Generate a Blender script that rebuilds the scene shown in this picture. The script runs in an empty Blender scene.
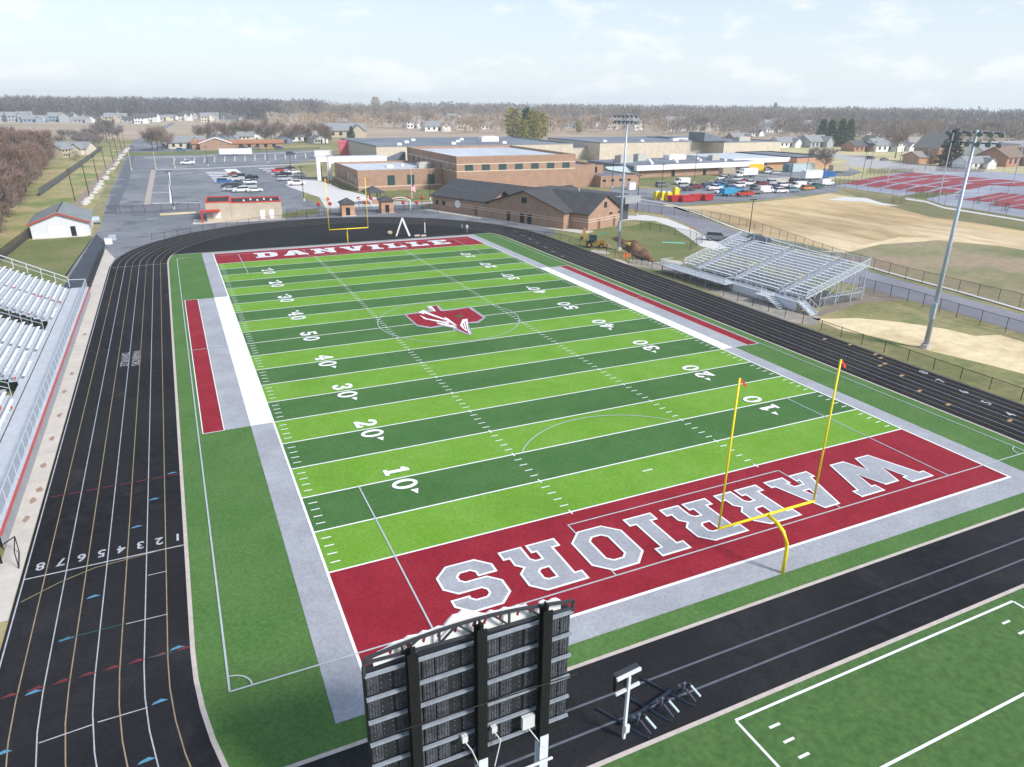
import bpy, bmesh, math, random
from mathutils import Vector, Matrix
from mathutils.geometry import tessellate_polygon
R = math.radians
random.seed(11)
sc = bpy.context.scene
COL = sc.collection

# ------------------------------------------------------------------ camera
CAM = (-4.929, -26.343, 25.76)
YAW, PITCH, ROLL, FPX = 0.44001, 0.379193, 0.0113029, 706.2
def basis():
    f = Vector((math.sin(YAW)*math.cos(PITCH), math.cos(YAW)*math.cos(PITCH), -math.sin(PITCH)))
    r = f.cross(Vector((0, 0, 1))).normalized(); u = r.cross(f)
    return math.cos(ROLL)*r + math.sin(ROLL)*u, -math.sin(ROLL)*r + math.cos(ROLL)*u, f
_r, _u, _f = basis()
cam = bpy.data.cameras.new("camera"); camo = bpy.data.objects.new("camera", cam); COL.objects.link(camo)
cam.sensor_width = 36; cam.lens = FPX/1024*36; cam.clip_end = 20000; cam.clip_start = 0.5
m = Matrix((_r, _u, -_f)).transposed().to_4x4(); m.translation = Vector(CAM); camo.matrix_world = m
sc.camera = camo
def gr(px, py, z=0.0):
    """survey helper: the spot of the ground (or a level at height z) seen at a point of the photograph"""
    d = _f*FPX + _r*(px-512) - _u*(py-383.5)
    t = (z-CAM[2])/d.z
    return (CAM[0]+d.x*t, CAM[1]+d.y*t)
def P(*pts): return [gr(*p) for p in pts]

# ------------------------------------------------------------------ sky, sun, exposure
SUN_EL, SUN_AZ = 38, 148          # azimuth clockwise from +y
w = bpy.data.worlds.new("World"); sc.world = w; w.use_nodes = True
nt = w.node_tree; N = nt.nodes; Lk = nt.links
bg = N['Background']; bg.inputs['Strength'].default_value = 0.105
sky = N.new('ShaderNodeTexSky'); sky.sky_type = 'NISHITA'; sky.sun_disc = False
sky.sun_elevation = R(SUN_EL); sky.sun_rotation = R(SUN_AZ); sky.air_density = 1.0; sky.dust_density = 0.7; sky.altitude = 200
tc = N.new('ShaderNodeTexCoord'); sep = N.new('ShaderNodeSeparateXYZ'); Lk.new(tc.outputs['Generated'], sep.inputs[0])
mp = N.new('ShaderNodeMapping'); mp.inputs['Scale'].default_value = (4.6, 4.6, 12.0); mp.inputs['Location'].default_value = (3.1, 1.2, 0.35)
Lk.new(tc.outputs['Generated'], mp.inputs[0])
ns = N.new('ShaderNodeTexNoise'); ns.inputs['Scale'].default_value = 1.9; ns.inputs['Detail'].default_value = 9; ns.inputs['Roughness'].default_value = .6
Lk.new(mp.outputs[0], ns.inputs['Vector'])
cr = N.new('ShaderNodeValToRGB'); cr.color_ramp.elements[0].position = .52; cr.color_ramp.elements[1].position = .64
cr.color_ramp.elements[0].color = (0.0, 0.0, 0.0, 1); cr.color_ramp.elements[1].color = (1, 1, 1, 1)
Lk.new(ns.outputs['Fac'], cr.inputs[0])
hz = N.new('ShaderNodeMapRange'); hz.inputs['From Min'].default_value = 0.0; hz.inputs['From Max'].default_value = .26
hz.inputs['To Min'].default_value = .92; hz.inputs['To Max'].default_value = 0.22; Lk.new(sep.outputs['Z'], hz.inputs['Value'])
mixh = N.new('ShaderNodeMix'); mixh.data_type = 'RGBA'
Lk.new(hz.outputs[0], mixh.inputs['Factor']); Lk.new(sky.outputs[0], mixh.inputs['A']); mixh.inputs['B'].default_value = (4.75, 5.3, 5.8, 1)
mixc = N.new('ShaderNodeMix'); mixc.data_type = 'RGBA'
mulc = N.new('ShaderNodeMath'); mulc.operation = 'MULTIPLY'; mulc.inputs[1].default_value = .72; Lk.new(cr.outputs[0], mulc.inputs[0])
Lk.new(mulc.outputs[0], mixc.inputs['Factor']); Lk.new(mixh.outputs['Result'], mixc.inputs['A']); mixc.inputs['B'].default_value = (6.0, 6.15, 6.35, 1)
Lk.new(mixc.outputs['Result'], bg.inputs['Color'])
sl = bpy.data.lights.new("sun", 'SUN'); so = bpy.data.objects.new("sun", sl); COL.objects.link(so)
sl.energy = 2.9; sl.angle = R(12); sl.color = (1, .955, .89)
az = R(SUN_AZ); sd = Vector((math.sin(az)*math.cos(R(SUN_EL)), math.cos(az)*math.cos(R(SUN_EL)), math.sin(R(SUN_EL))))
so.rotation_euler = (-sd).to_track_quat('-Z', 'Y').to_euler()
sc.view_settings.view_transform = 'Standard'; sc.view_settings.look = 'None'
sc.view_settings.exposure = 0.72; sc.view_settings.gamma = 1
sc.cycles.max_bounces = 6; sc.cycles.transparent_max_bounces = 24; sc.cycles.volume_bounces = 2

# ------------------------------------------------------------------ materials
MATS = {}
def mat(name, rgb, var=.12, scale=3.0, rough=.85, metal=0.0, big=None, bump=0, objcol=False, spec=.3, stretch=None, spk=0):
    """principled material, colour broken up by fine noise, an optional second tone in large patches (big=(rgb,scale,lo,hi)) and specks"""
    if name in MATS: return MATS[name]
    m_ = bpy.data.materials.new(name); m_.use_nodes = True; t = m_.node_tree; n = t.nodes; l = t.links
    b = n['Principled BSDF']; b.inputs['Roughness'].default_value = rough; b.inputs['Metallic'].default_value = metal
    b.inputs['Specular IOR Level'].default_value = spec
    co = n.new('ShaderNodeTexCoord'); src = co.outputs['Object']
    if stretch:
        mp_ = n.new('ShaderNodeMapping'); mp_.inputs['Scale'].default_value = stretch; l.new(src, mp_.inputs[0]); src = mp_.outputs[0]
    if objcol:
        oi = n.new('ShaderNodeObjectInfo'); base = oi.outputs['Color']
    else:
        c = n.new('ShaderNodeRGB'); c.outputs[0].default_value = (*rgb, 1); base = c.outputs[0]
    if big:
        for bb in (big if isinstance(big, list) else [big]):
            bn = n.new('ShaderNodeTexNoise'); bn.inputs['Scale'].default_value = bb[1]; bn.inputs['Detail'].default_value = 5; bn.inputs['Roughness'].default_value = .6
            l.new(src, bn.inputs['Vector'])
            br = n.new('ShaderNodeValToRGB'); br.color_ramp.elements[0].position = bb[2]; br.color_ramp.elements[1].position = bb[3]
            l.new(bn.outputs['Fac'], br.inputs[0])
            mx = n.new('ShaderNodeMix'); mx.data_type = 'RGBA'; l.new(br.outputs[0], mx.inputs['Factor']); l.new(base, mx.inputs['A'])
            mx.inputs['B'].default_value = (*bb[0], 1); base = mx.outputs['Result']
    if var:
        nn = n.new('ShaderNodeTexNoise'); nn.inputs['Scale'].default_value = scale; nn.inputs['Detail'].default_value = 6; nn.inputs['Roughness'].default_value = .7
        l.new(src, nn.inputs['Vector'])
        mr = n.new('ShaderNodeMapRange'); mr.inputs['From Min'].default_value = .3; mr.inputs['From Max'].default_value = .7
        mr.inputs['To Min'].default_value = 1-var; mr.inputs['To Max'].default_value = 1+var; l.new(nn.outputs['Fac'], mr.inputs['Value'])
        vm = n.new('ShaderNodeVectorMath'); vm.operation = 'SCALE'; l.new(base, vm.inputs[0]); l.new(mr.outputs[0], vm.inputs['Scale']); base = vm.outputs[0]
        if bump:
            bp = n.new('ShaderNodeBump'); bp.inputs['Strength'].default_value = bump; bp.inputs['Distance'].default_value = .05
            l.new(nn.outputs['Fac'], bp.inputs['Height']); l.new(bp.outputs[0], b.inputs['Normal'])
    if spk:
        sp = n.new('ShaderNodeTexNoise'); sp.inputs['Scale'].default_value = 2.2; sp.inputs['Detail'].default_value = 8; sp.inputs['Roughness'].default_value = .85
        l.new(co.outputs['Object'], sp.inputs['Vector'])
        sr = n.new('ShaderNodeMapRange'); sr.inputs['From Min'].default_value = .60; sr.inputs['From Max'].default_value = .72; sr.inputs['To Max'].default_value = spk
        l.new(sp.outputs['Fac'], sr.inputs['Value'])
        mx = n.new('ShaderNodeMix'); mx.data_type = 'RGBA'; l.new(sr.outputs[0], mx.inputs['Factor']); l.new(base, mx.inputs['A'])
        mx.inputs['B'].default_value = (.42, .34, .26, 1); base = mx.outputs['Result']
    l.new(base, b.inputs['Base Color'])
    MATS[name] = m_; return m_
def wallmat(name, c1, c2, sx, sz, mort=.02, kind='brick', var=.1):
    """coursed brick / ribbed panel pattern on walls, mapped by height and by horizontal run"""
    if name in MATS: return MATS[name]
    m_ = bpy.data.materials.new(name); m_.use_nodes = True; t = m_.node_tree; n = t.nodes; l = t.links
    b = n['Principled BSDF']; b.inputs['Roughness'].default_value = .85; b.inputs['Specular IOR Level'].default_value = .2
    co = n.new('ShaderNodeTexCoord'); s = n.new('ShaderNodeSeparateXYZ'); l.new(co.outputs['Object'], s.inputs[0])
    a = n.new('ShaderNodeMath'); a.operation = 'ADD'; l.new(s.outputs[0], a.inputs[0]); l.new(s.outputs[1], a.inputs[1])
    cb = n.new('ShaderNodeCombineXYZ'); l.new(a.outputs[0], cb.inputs[0]); l.new(s.outputs[2], cb.inputs[1])
    br = n.new('ShaderNodeTexBrick'); br.inputs['Scale'].default_value = 1; br.inputs['Brick Width'].default_value = sx; br.inputs['Row Height'].default_value = sz
    br.inputs['Mortar Size'].default_value = mort; br.inputs['Color1'].default_value = (*c1, 1); br.inputs['Color2'].default_value = (*c2, 1)
    br.inputs['Mortar'].default_value = (*[x*.75+.1 for x in c1], 1); l.new(cb.outputs[0], br.inputs['Vector'])
    nn = n.new('ShaderNodeTexNoise'); nn.inputs['Scale'].default_value = .5; nn.inputs['Detail'].default_value = 6; l.new(co.outputs['Object'], nn.inputs['Vector'])
    mr = n.new('ShaderNodeMapRange'); mr.inputs['From Min'].default_value = .3; mr.inputs['From Max'].default_value = .7; mr.inputs['To Min'].default_value = 1-var; mr.inputs['To Max'].default_value = 1+var
    l.new(nn.outputs['Fac'], mr.inputs['Value'])
    vm = n.new('ShaderNodeVectorMath'); vm.operation = 'SCALE'; l.new(br.outputs['Color'], vm.inputs[0]); l.new(mr.outputs[0], vm.inputs['Scale'])
    l.new(vm.outputs[0], b.inputs['Base Color']); MATS[name] = m_; return m_
def linkmat(name, rgb, alpha):
    """chain link fabric: seen from tens of metres the wire covers this share of the opening"""
    m_ = bpy.data.materials.new(name); m_.use_nodes = True; n = m_.node_tree.nodes
    b = n['Principled BSDF']; b.inputs['Base Color'].default_value = (*rgb, 1); b.inputs['Alpha'].default_value = alpha; b.inputs['Roughness'].default_value = .7
    nn = n.new('ShaderNodeTexNoise'); nn.inputs['Scale'].default_value = .6
    co = n.new('ShaderNodeTexCoord'); m_.node_tree.links.new(co.outputs['Object'], nn.inputs['Vector'])
    mr = n.new('ShaderNodeMapRange'); mr.inputs['To Min'].default_value = alpha*.7; mr.inputs['To Max'].default_value = alpha*1.3
    m_.node_tree.links.new(nn.outputs['Fac'], mr.inputs['Value']); m_.node_tree.links.new(mr.outputs[0], b.inputs['Alpha'])
    MATS[name] = m_; return m_

GREEN_D, GREEN_L = (.050, .138, .033), (.135, .300, .022)
turf_d = mat('turf_dark', GREEN_D, .22, 5.0, .95, big=[((.066, .160, .045), .35, .35, .7), ((.042, .118, .030), .07, .50, .72)], bump=.6)
turf_l = mat('turf_light', GREEN_L, .20, 5.0, .95, big=[((.165, .335, .045), .35, .35, .7), ((.118, .265, .022), .07, .50, .72)], bump=.6)
turf_s = mat('turf_surround', (.066, .156, .036), .30, 5.0, .95, big=((.090, .178, .050), .25, .4, .7), bump=.6, spk=.35)
turf_p = mat('turf_practice', (.056, .130, .034), .30, 2.4, .95, big=((.074, .148, .044), .45, .35, .7), bump=.6, spk=.2)
red_t = mat('turf_red', (.240, .009, .022), .28, 5.0, .95, big=((.29, .016, .032), .4, .4, .7), bump=.6, spk=.18)
gray_t = mat('turf_gray', (.31, .322, .36), .16, 5.0, .95, big=((.38, .395, .44), .3, .4, .7), bump=.5)
white_t = mat('turf_white', (.80, .81, .84), .06, 5.0, .9)
gline_t = mat('turf_grayline', (.42, .47, .50), .1, 5.0, .9)
track_m = mat('track_rubber', (.0082, .0090, .0120), .35, 6.0, .95, big=[((.022, .0225, .026), .07, .42, .66), ((.015, .0155, .019), 1.2, .45, .6), ((.029, .029, .031), .30, .58, .72)], spec=.2)
lane_w = mat('lane_white', (.40, .41, .45), .25, 2.0, .9)
lane_t = mat('lane_tan', (.30, .235, .15), .25, 2.0, .9)
lane_g = mat('lane_faded', (.11, .12, .15), .2, 2.0, .9)
mk_red = mat('mark_red', (.15, .025, .035), .2, 3.0); mk_blue = mat('mark_blue', (.09, .24, .37), .15, 3.0); mk_or = mat('mark_orange', (.38, .25, .15), .15, 3.0); mk_teal = mat('mark_teal', (.02, .12, .11), .15, 3.0)
asph = mat('asphalt', (.170, .182, .208), .12, 1.2, .9, big=[((.235, .245, .27), .035, .42, .60), ((.115, .124, .148), .16, .52, .68)], spec=.2)
asph_d = mat('asphalt_dark', (.060, .068, .090), .12, 1.5, .9, big=((.08, .09, .115), .1, .4, .7), spec=.2)
conc = mat('concrete', (.50, .47, .43), .10, 1.0, .9, big=((.58, .53, .48), .2, .4, .7))
conc_l = mat('concrete_light', (.60, .59, .58), .10, 1.0, .9)
curb_m = mat('curb', (.50, .44, .41), .15, 2.0, .9)
grass = mat('grass_winter', (.19, .195, .080), .25, 1.0, .95, big=[((.33, .28, .15), .035, .40, .62), ((.13, .17, .06), .12, .54, .68)])
lawn = mat('grass_lawn', (.125, .155, .050), .22, 1.2, .95, big=((.20, .19, .085), .08, .40, .66))
far_grass = mat('grass_far', (.50, .44, .25), .2, .15, .95, big=((.33, .33, .15), .012, .45, .66))
far_land = mat('field_far', (.36, .27, .21), .2, .05, .95, big=[((.44, .36, .28), .004, .40, .6), ((.24, .23, .13), .008, .52, .66)], stretch=(.3, 1, 1))
straw = mat('straw', (.68, .56, .36), .18, .6, .95, big=((.52, .41, .24), .10, .45, .68))
mulch = mat('mulch_field', (.56, .42, .235), .20, .8, .95, big=[((.36, .255, .14), .07, .44, .62), ((.70, .57, .39), .045, .50, .66)], stretch=(1, .25, 1))
bare = mat('bare_field', (.27, .24, .14), .22, .7, .95, big=[((.31, .24, .165), .045, .42, .58), ((.13, .165, .06), .03, .50, .66)])
dirt = mat('dirt', (.13, .07, .042), .45, 2.5, .95, big=((.24, .135, .075), .8, .45, .65), bump=1)
brick = wallmat('brick_wall', (.38, .235, .165), (.34, .205, .142), .8, .27, .03)
brick_o = wallmat('brick_orange', (.50, .29, .18), (.46, .26, .16), .8, .27, .03)
beige = wallmat('beige_panel', (.58, .51, .42), (.55, .48, .39), 1.3, 30, .05)
block = wallmat('split_block', (.50, .43, .34), (.46, .40, .31), .8, .4, .03)
band = mat('stone_band', (.62, .52, .42), .08, 2)
shingle = mat('shingle_dark', (.062, .062, .070), .28, 6.0, .9, big=((.085, .085, .092), .6, .4, .7))
shingle_g = mat('shingle_grey', (.19, .215, .225), .15, 5.0, .9, big=((.24, .265, .275), .5, .4, .7))
roof_l = mat('membrane_light', (.44, .48, .54), .16, .3, .7, big=((.56, .60, .66), .05, .4, .7))
roof_d = mat('membrane_dark', (.14, .16, .20), .15, .3, .8, big=((.22, .25, .30), .04, .4, .7))
glass = mat('window_glass', (.030, .070, .080), .3, .8, .12, spec=.6)
glassb = mat('window_dark', (.02, .025, .03), .2, .8, .2, spec=.5)
white_p = mat('white_paint', (.82, .78, .80), .05, 1.0, .6)
red_p = mat('red_paint', (.52, .05, .035), .1, 1.0, .5)
black_p = mat('black_steel', (.012, .012, .014), .2, 3.0, .5)
dark_m = mat('dark_steel', (.045, .047, .055), .2, 3.0, .5)
alu = mat('aluminium', (.60, .64, .70), .10, 3.0, .5, .35)
alu_seat = mat('aluminium_seat', (.80, .82, .85), .07, 3.0, .5, .15)
alu_deck = mat('aluminium_deck', (.54, .57, .62), .12, 2.0, .55, .25)
galv = mat('galvanised', (.46, .52, .60), .12, 2.0, .5, .35)
yel = mat('goal_yellow', (.85, .66, .02), .05, 3.0, .4)
wood_m = mat('utility_wood', (.085, .055, .042), .25, 4.0, .9)
bark = mat('bark', (.13, .10, .085), .3, 5.0, .95)
twig_b = mat('twig_brown', (.25, .19, .16), .35, .6, .95)
twig_r = mat('twig_russet', (.225, .150, .125), .35, .25, .95, big=((.185, .160, .15), .09, .42, .62))
twig_t = mat('twig_tan', (.38, .29, .22), .3, .6, .95)
twig_g = mat('twig_greyish', (.19, .165, .17), .3, .6, .95)
ever = mat('evergreen', (.060, .125, .050), .35, .8, .95)
ever_y = mat('evergreen_yellow', (.30, .27, .06), .3, .8, .95)
shrub_m = mat('shrub_brown', (.10, .075, .045), .35, 2.0, .95)
rubber = mat('tyre_rubber', (.018, .018, .02), .2, 3.0, .9)
rimm = mat('rim_metal', (.45, .46, .48), .1, 3.0, .4, .6)
paint = mat('vehicle_paint', (.5, .5, .5), .03, 2.0, .3, objcol=True, spec=.5)
tint = mat('painted_surface', (.5, .5, .5), .10, 1.0, .75, objcol=True)
balloon = mat('red_globe', (.50, .03, .035), .05, 2.0, .5)
ls = mat('lamp_white', (.75, .74, .70), .05, 2.0, .4)
skin_m = mat('skin', (.50, .30, .22), .05); hair_m = mat('hair', (.05, .03, .02), .1)
cloth_b = mat('cloth_blue', (.05, .16, .26), .1); cloth_w = mat('cloth_white', (.60, .62, .66), .1); cloth_d = mat('cloth_dark', (.03, .035, .05), .1); cloth_y = mat('cloth_hivis', (.62, .78, .05), .1)
mesh_b = linkmat('chain_link_black', (.02, .02, .022), .20)
mesh_g = linkmat('chain_link_grey', (.30, .31, .33), .22)
court_b = mat('court_blue', (.25, .27, .34), .08, .5, .9, big=((.38, .40, .47), .05, .4, .7)); court_r = mat('court_red', (.27, .045, .06), .1, .5, .9)

# ------------------------------------------------------------------ builders
def lv(n): return .004*n
class MB:
    def __init__(s): s.v = []; s.f = []
    def add(s, vs, fs):
        o = len(s.v); s.v += [tuple(v) for v in vs]; s.f += [tuple(i+o for i in f) for f in fs]; return s
    def box(s, x0, y0, z0, x1, y1, z1):
        return s.add([(x0,y0,z0),(x1,y0,z0),(x1,y1,z0),(x0,y1,z0),(x0,y0,z1),(x1,y0,z1),(x1,y1,z1),(x0,y1,z1)],
                     [(3,2,1,0),(4,5,6,7),(0,1,5,4),(1,2,6,5),(2,3,7,6),(3,0,4,7)])
    def bar(s, a, b, w, h=None, up=(0,0,1)):
        h = h or w; a = Vector(a); b = Vector(b); d = (b-a).normalized(); u = Vector(up)
        if abs(d.dot(u)) > .98: u = Vector((1,0,0))
        x = d.cross(u).normalized()*w/2; y = x.cross(d).normalized()*h/2
        return s.add([a-x-y, a+x-y, a+x+y, a-x+y, b-x-y, b+x-y, b+x+y, b-x+y], [(0,1,2,3),(7,6,5,4),(0,4,5,1),(1,5,6,2),(2,6,7,3),(3,7,4,0)])
    def tube(s, pts, r, n=8, r1=None):
        pts = [Vector(p) for p in pts]; rings = []; k = len(pts)
        for i, p in enumerate(pts):
            d = (pts[min(i+1, k-1)]-pts[max(i-1, 0)]).normalized(); u = Vector((0,0,1)) if abs(d.z) < .9 else Vector((1,0,0))
            x = d.cross(u).normalized(); y = x.cross(d); rr = r if r1 is None else r+(r1-r)*i/(k-1)
            rings.append([p+x*math.cos(2*math.pi*j/n)*rr+y*math.sin(2*math.pi*j/n)*rr for j in range(n)])
        vs = [v for rg in rings for v in rg]; fs = []
        for i in range(k-1):
            for j in range(n): fs.append((i*n+j, i*n+(j+1)%n, (i+1)*n+(j+1)%n, (i+1)*n+j))
        fs.append(tuple(range(n))[::-1]); fs.append(tuple((k-1)*n+j for j in range(n)))
        return s.add(vs, fs)
    def poly(s, pts, z, holes=()):
        loops = [[Vector((p[0], p[1], 0)) for p in lp] for lp in [pts]+list(holes)]
        flat = [v for lp in loops for v in lp]; tris = tessellate_polygon(loops); out = []
        for t in tris:
            a, b, c = (flat[i] for i in t); cz = (b-a).cross(c-a).z
            if abs(cz) < 1e-9: continue
            out.append(t if cz > 0 else t[::-1])
        return s.add([(v.x, v.y, z) for v in flat], out)
    def prism(s, pts, z0, z1, top=True):
        n = len(pts); ar = sum(pts[i][0]*pts[(i+1)%n][1]-pts[(i+1)%n][0]*pts[i][1] for i in range(n))
        if ar < 0: pts = pts[::-1]
        s.add([(p[0],p[1],z0) for p in pts]+[(p[0],p[1],z1) for p in pts], [(i,(i+1)%n,n+(i+1)%n,n+i) for i in range(n)])
        if top: s.poly(pts, z1)
        return s
    def ball(s, c, r, n=10, sz=1):
        vs = [(c[0],c[1],c[2]-r*sz)]; fs = []; q = n//2
        for i in range(1, q):
            a = -math.pi/2+math.pi*i/q
            for j in range(n): vs.append((c[0]+r*math.cos(a)*math.cos(2*math.pi*j/n), c[1]+r*math.cos(a)*math.sin(2*math.pi*j/n), c[2]+r*sz*math.sin(a)))
        vs.append((c[0],c[1],c[2]+r*sz)); t = len(vs)-1
        for j in range(n):
            fs.append((0, 1+(j+1)%n, 1+j)); fs.append((t, t-n+j, t-n+(j+1)%n))
            for i in range(q-2): a = 1+i*n; fs.append((a+j, a+(j+1)%n, a+n+(j+1)%n, a+n+j))
        return s.add(vs, fs)
    def build(s, name, mt, parent=None, smooth=False):
        me = bpy.data.meshes.new(name); me.from_pydata(s.v, [], s.f); me.update()
        if mt: me.materials.append(mt)
        if smooth:
            for p in me.polygons: p.use_smooth = True
        o = bpy.data.objects.new(name, me); COL.objects.link(o)
        if parent: o.parent = parent
        return o
def tag(o, label=None, cat=None, group=None, kind=None):
    if label: o['label'] = label
    if cat: o['category'] = cat
    if group: o['group'] = group
    if kind: o['kind'] = kind
    return o
def thing(name, label, cat, loc=(0,0,0), rz=0, group=None, kind=None):
    o = bpy.data.objects.new(name, None); COL.objects.link(o); o.location = loc; o.rotation_euler = (0,0,rz); o.empty_display_size = .2
    return tag(o, label, cat, group, kind)
def sheet(name, pts, level, mt, holes=(), label=None, parent=None):
    o = MB().poly(pts, lv(level), holes).build(name, mt, parent)
    if not parent: tag(o, label or name.replace('_', ' '), None, None, 'structure')
    return o
def kids(o): return [c for c in bpy.data.objects if c.parent == o]
def dup(proto, label, loc, rz=0, color=None, group=None, scale=None, ch=None):
    r = proto.copy(); COL.objects.link(r); r.location = loc; r.rotation_euler = (0,0,rz)
    if label: r['label'] = label
    if group: r['group'] = group
    if scale: r.scale = scale if isinstance(scale, tuple) else (scale,)*3
    for c0, gs in ch:
        c = c0.copy(); COL.objects.link(c); c.parent = r
        if color and c0.get('paintable'): c.color = (*color, 1)
        for g0 in gs:
            g = g0.copy(); COL.objects.link(g); g.parent = c
    if color and r.type == 'MESH': r.color = (*color, 1)
    return r
def family(o): return [(c, kids(c)) for c in kids(o)]
def remove_family(o):
    for c, gs in family(o):
        for g in gs: bpy.data.objects.remove(g)
        bpy.data.objects.remove(c)
    bpy.data.objects.remove(o)
def wline(mb, a, b, w, z):
    a = Vector((*a[:2],0)); b = Vector((*b[:2],0)); d = (b-a).normalized(); q = Vector((-d.y, d.x, 0))*w/2
    mb.add([(a+q).to_tuple()[:2]+(z,), (a-q).to_tuple()[:2]+(z,), (b-q).to_tuple()[:2]+(z,), (b+q).to_tuple()[:2]+(z,)], [(0,1,2,3)])
def ribbon(mb, pts, w, z, closed=False):
    n = len(pts); L_ = []; Rr = []
    for i in range(n):
        a = Vector(pts[(i-1)%n] if closed or i > 0 else pts[0]); b = Vector(pts[(i+1)%n] if closed or i < n-1 else pts[-1])
        d = (b-a).normalized(); q = Vector((-d.y, d.x))*w/2; p = Vector(pts[i]); L_.append(p+q); Rr.append(p-q)
    vs = [(p.x,p.y,z) for p in L_]+[(p.x,p.y,z) for p in Rr]
    mb.add(vs, [(i, n+i, n+(i+1)%n, (i+1)%n) for i in range(n if closed else n-1)])

# ================================================================== GROUND
Wd = 48.77; NY = 109.73
g = MB(); ng = 40
ring = [(2600*math.cos(2*math.pi*i/ng), 600+2600*math.sin(2*math.pi*i/ng), 0) for i in range(ng)]
g.add(ring, [tuple(range(ng))]); tag(g.build('ground', grass), 'winter grass ground around the stadium', None, None, 'structure')
sheet('farmland', P((-400,150),(-200,139),(0,139),(130,139),(320,137),(520,141),(800,146),(1024,150),(1300,158),(1400,134),(900,121),(500,113),(100,109),(-300,107)), 1, far_land, label='far farmland and bare fields')
sheet('parkland', P((790,178),(720,150),(900,143),(1024,146),(1200,152),(1300,205),(1024,184)), 2, far_grass, label='pale winter lawn beyond the tennis courts')
# asphalt grounds
sheet('pavement', [(-22,100.5),(-17.6,100.5),(-17.2,104)]+[(23.35+R_*math.cos(a),104.5+R_*math.sin(a)) for R_,a in [(38.9,math.pi-i*math.pi/24) for i in range(0,24)]]+[(66,104),(70,112),(62.3,131),(54.5,150),(54,164),(30,165),(28,186),(40,232),(39,300),(62,325),(75,392),(12,405),(-19,522),(-23,522),(-22,292),(-21.2,186),(-20,156),(-20.5,139)], 2, asph, label='asphalt of the car park and service road')
sheet('drive', P((56,303),(74,264),(96,232),(104,228),(118,243),(108,262),(95,280))[:0]+[(-21.6,86.5),(-17.9,86.5),(-17.7,128),(-20.2,140)], 4, asph_d, label='dark asphalt drive beside the stand')
sheet('works_car_park', P((602,206),(612,186),(650,189),(700,186),(745,170),(800,172),(842,186),(838,192),(760,200),(700,204),(650,207)), 3, asph, label='asphalt car park full of work vehicles')
sheet('far_road', P((840,166),(1024,178),(1200,190),(1200,186),(1024,174),(900,163),(860,156),(815,153),(812,155),(850,160)), 4, mat('road_pale', (.40,.39,.40), .08, .3), label='pale road beyond the courts')
sheet('far_car_park', P((822,176),(822,169),(850,168),(862,172),(850,176)), 5, asph, label='small car park beyond the courts')
sheet('north_road', [(-22,522),(-16,522),(10,900),(4,900)], 3, asph, label='road leading away to the north')
# service road curving round behind the visitor stand
road = P((600,197),(640,201),(672,207),(700,217),(730,229),(770,243),(830,260),(900,280),(960,297),(1024,315),(1100,340),(1100,364),(1024,334),(960,314),(905,299),(868,288),(800,272),(740,255),(712,240),(690,226),(660,214),(620,207),(596,203))
sheet('service_road', road, 6, mat('road_grey', (.20,.20,.235), .10, 1.0, .9, big=((.25,.25,.285), .12, .4, .7)), label='grey service road behind the visitor stand')
kb = MB(); ribbon(kb, P((600,195.5),(640,199.5),(673,205.5),(702,215.5),(732,227.5),(772,240),(832,257),(902,277),(962,293),(1024,311),(1100,336)), .9, .12)
tag(kb.build('kerb', conc_l), 'pale concrete kerb walk along the service road', None, None, 'structure')
sheet('footpath', P((620,216),(645,215),(668,219),(690,228),(712,240),(728,248),(716,250),(700,246),(688,237),(672,227),(655,221),(630,220),(600,224),(592,226),(594,223)), 7, conc_l, label='concrete footpath to the service road')
sheet('mulch_field', P((632,210),(650,208),(700,206),(760,202),(800,198),(830,193),(868,200),(905,209),(960,216),(1024,223),(1100,232),(1100,262),(1024,250),(1000,246),(930,240),(880,243),(840,252),(800,243),(760,236),(730,224),(700,213),(670,204)), 4, mulch, label='tan mulched practice field')
sheet('field_edge', P((842,252),(880,243),(930,240),(1024,250),(1200,270),(1200,345),(1024,309),(960,291),(902,276),(832,256.5)), 4, bare, label='bare and green patchy field')
sheet('mulch_track', P((820,252),(860,246),(900,237),(960,238),(930,241),(880,244.5),(845,253)), 6, straw, label='pale straw strip across the field')
sheet('grass_bank', P((838,189),(858,192),(900,199),(960,207),(1024,218),(1120,233),(1120,246),(1024,231),(975,223),(930,217),(897,208),(868,201)), 6, mat('bank_grass', (.145,.150,.060), .2, .7, .95, big=((.20,.175,.095), .09, .4, .6)), label='grass bank below the tennis courts')
sheet('straw_path', P((812,318),(830,319),(855,318),(890,321),(920,325),(945,329),(975,336),(1000,335),(1024,342),(1100,362),(1100,400),(1024,374),(985,364),(930,351),(880,338),(840,330)), 3, straw, label='straw covered strip beside the running track')
sheet('gravel_pad', P((625,264),(668,272),(730,300),(790,322),(812,326),(822,318),(800,310),(760,296),(700,272),(676,263),(650,258),(640,262)), 3, mat('pad', (.42,.36,.30), .2, 1.5, .95, big=((.30,.29,.27), .5, .4, .6)), label='gravel walk in front of the visitor stand')
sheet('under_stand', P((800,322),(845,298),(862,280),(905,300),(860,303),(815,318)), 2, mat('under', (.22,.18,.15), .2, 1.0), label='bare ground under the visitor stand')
sheet('lawn', [(-31,138.2),(-21.3,138.2),(-20.5,136),(-21.8,100),(-22,84),(-33,84),(-33,130)], 2, lawn, label='lawn in front of the white shed')
sheet('verge', [(-33,139),(-33,84),(-60,84),(-60,250),(-30,420),(-24,420),(-23.5,180),(-23,156),(-32,156)], 1, mat('verge_grass', (.29,.27,.12), .2, .6, .95, big=[((.40,.33,.18), .06, .42, .58), ((.18,.23,.075), .05, .5, .62)]), label='grass verge along the service road')
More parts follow.
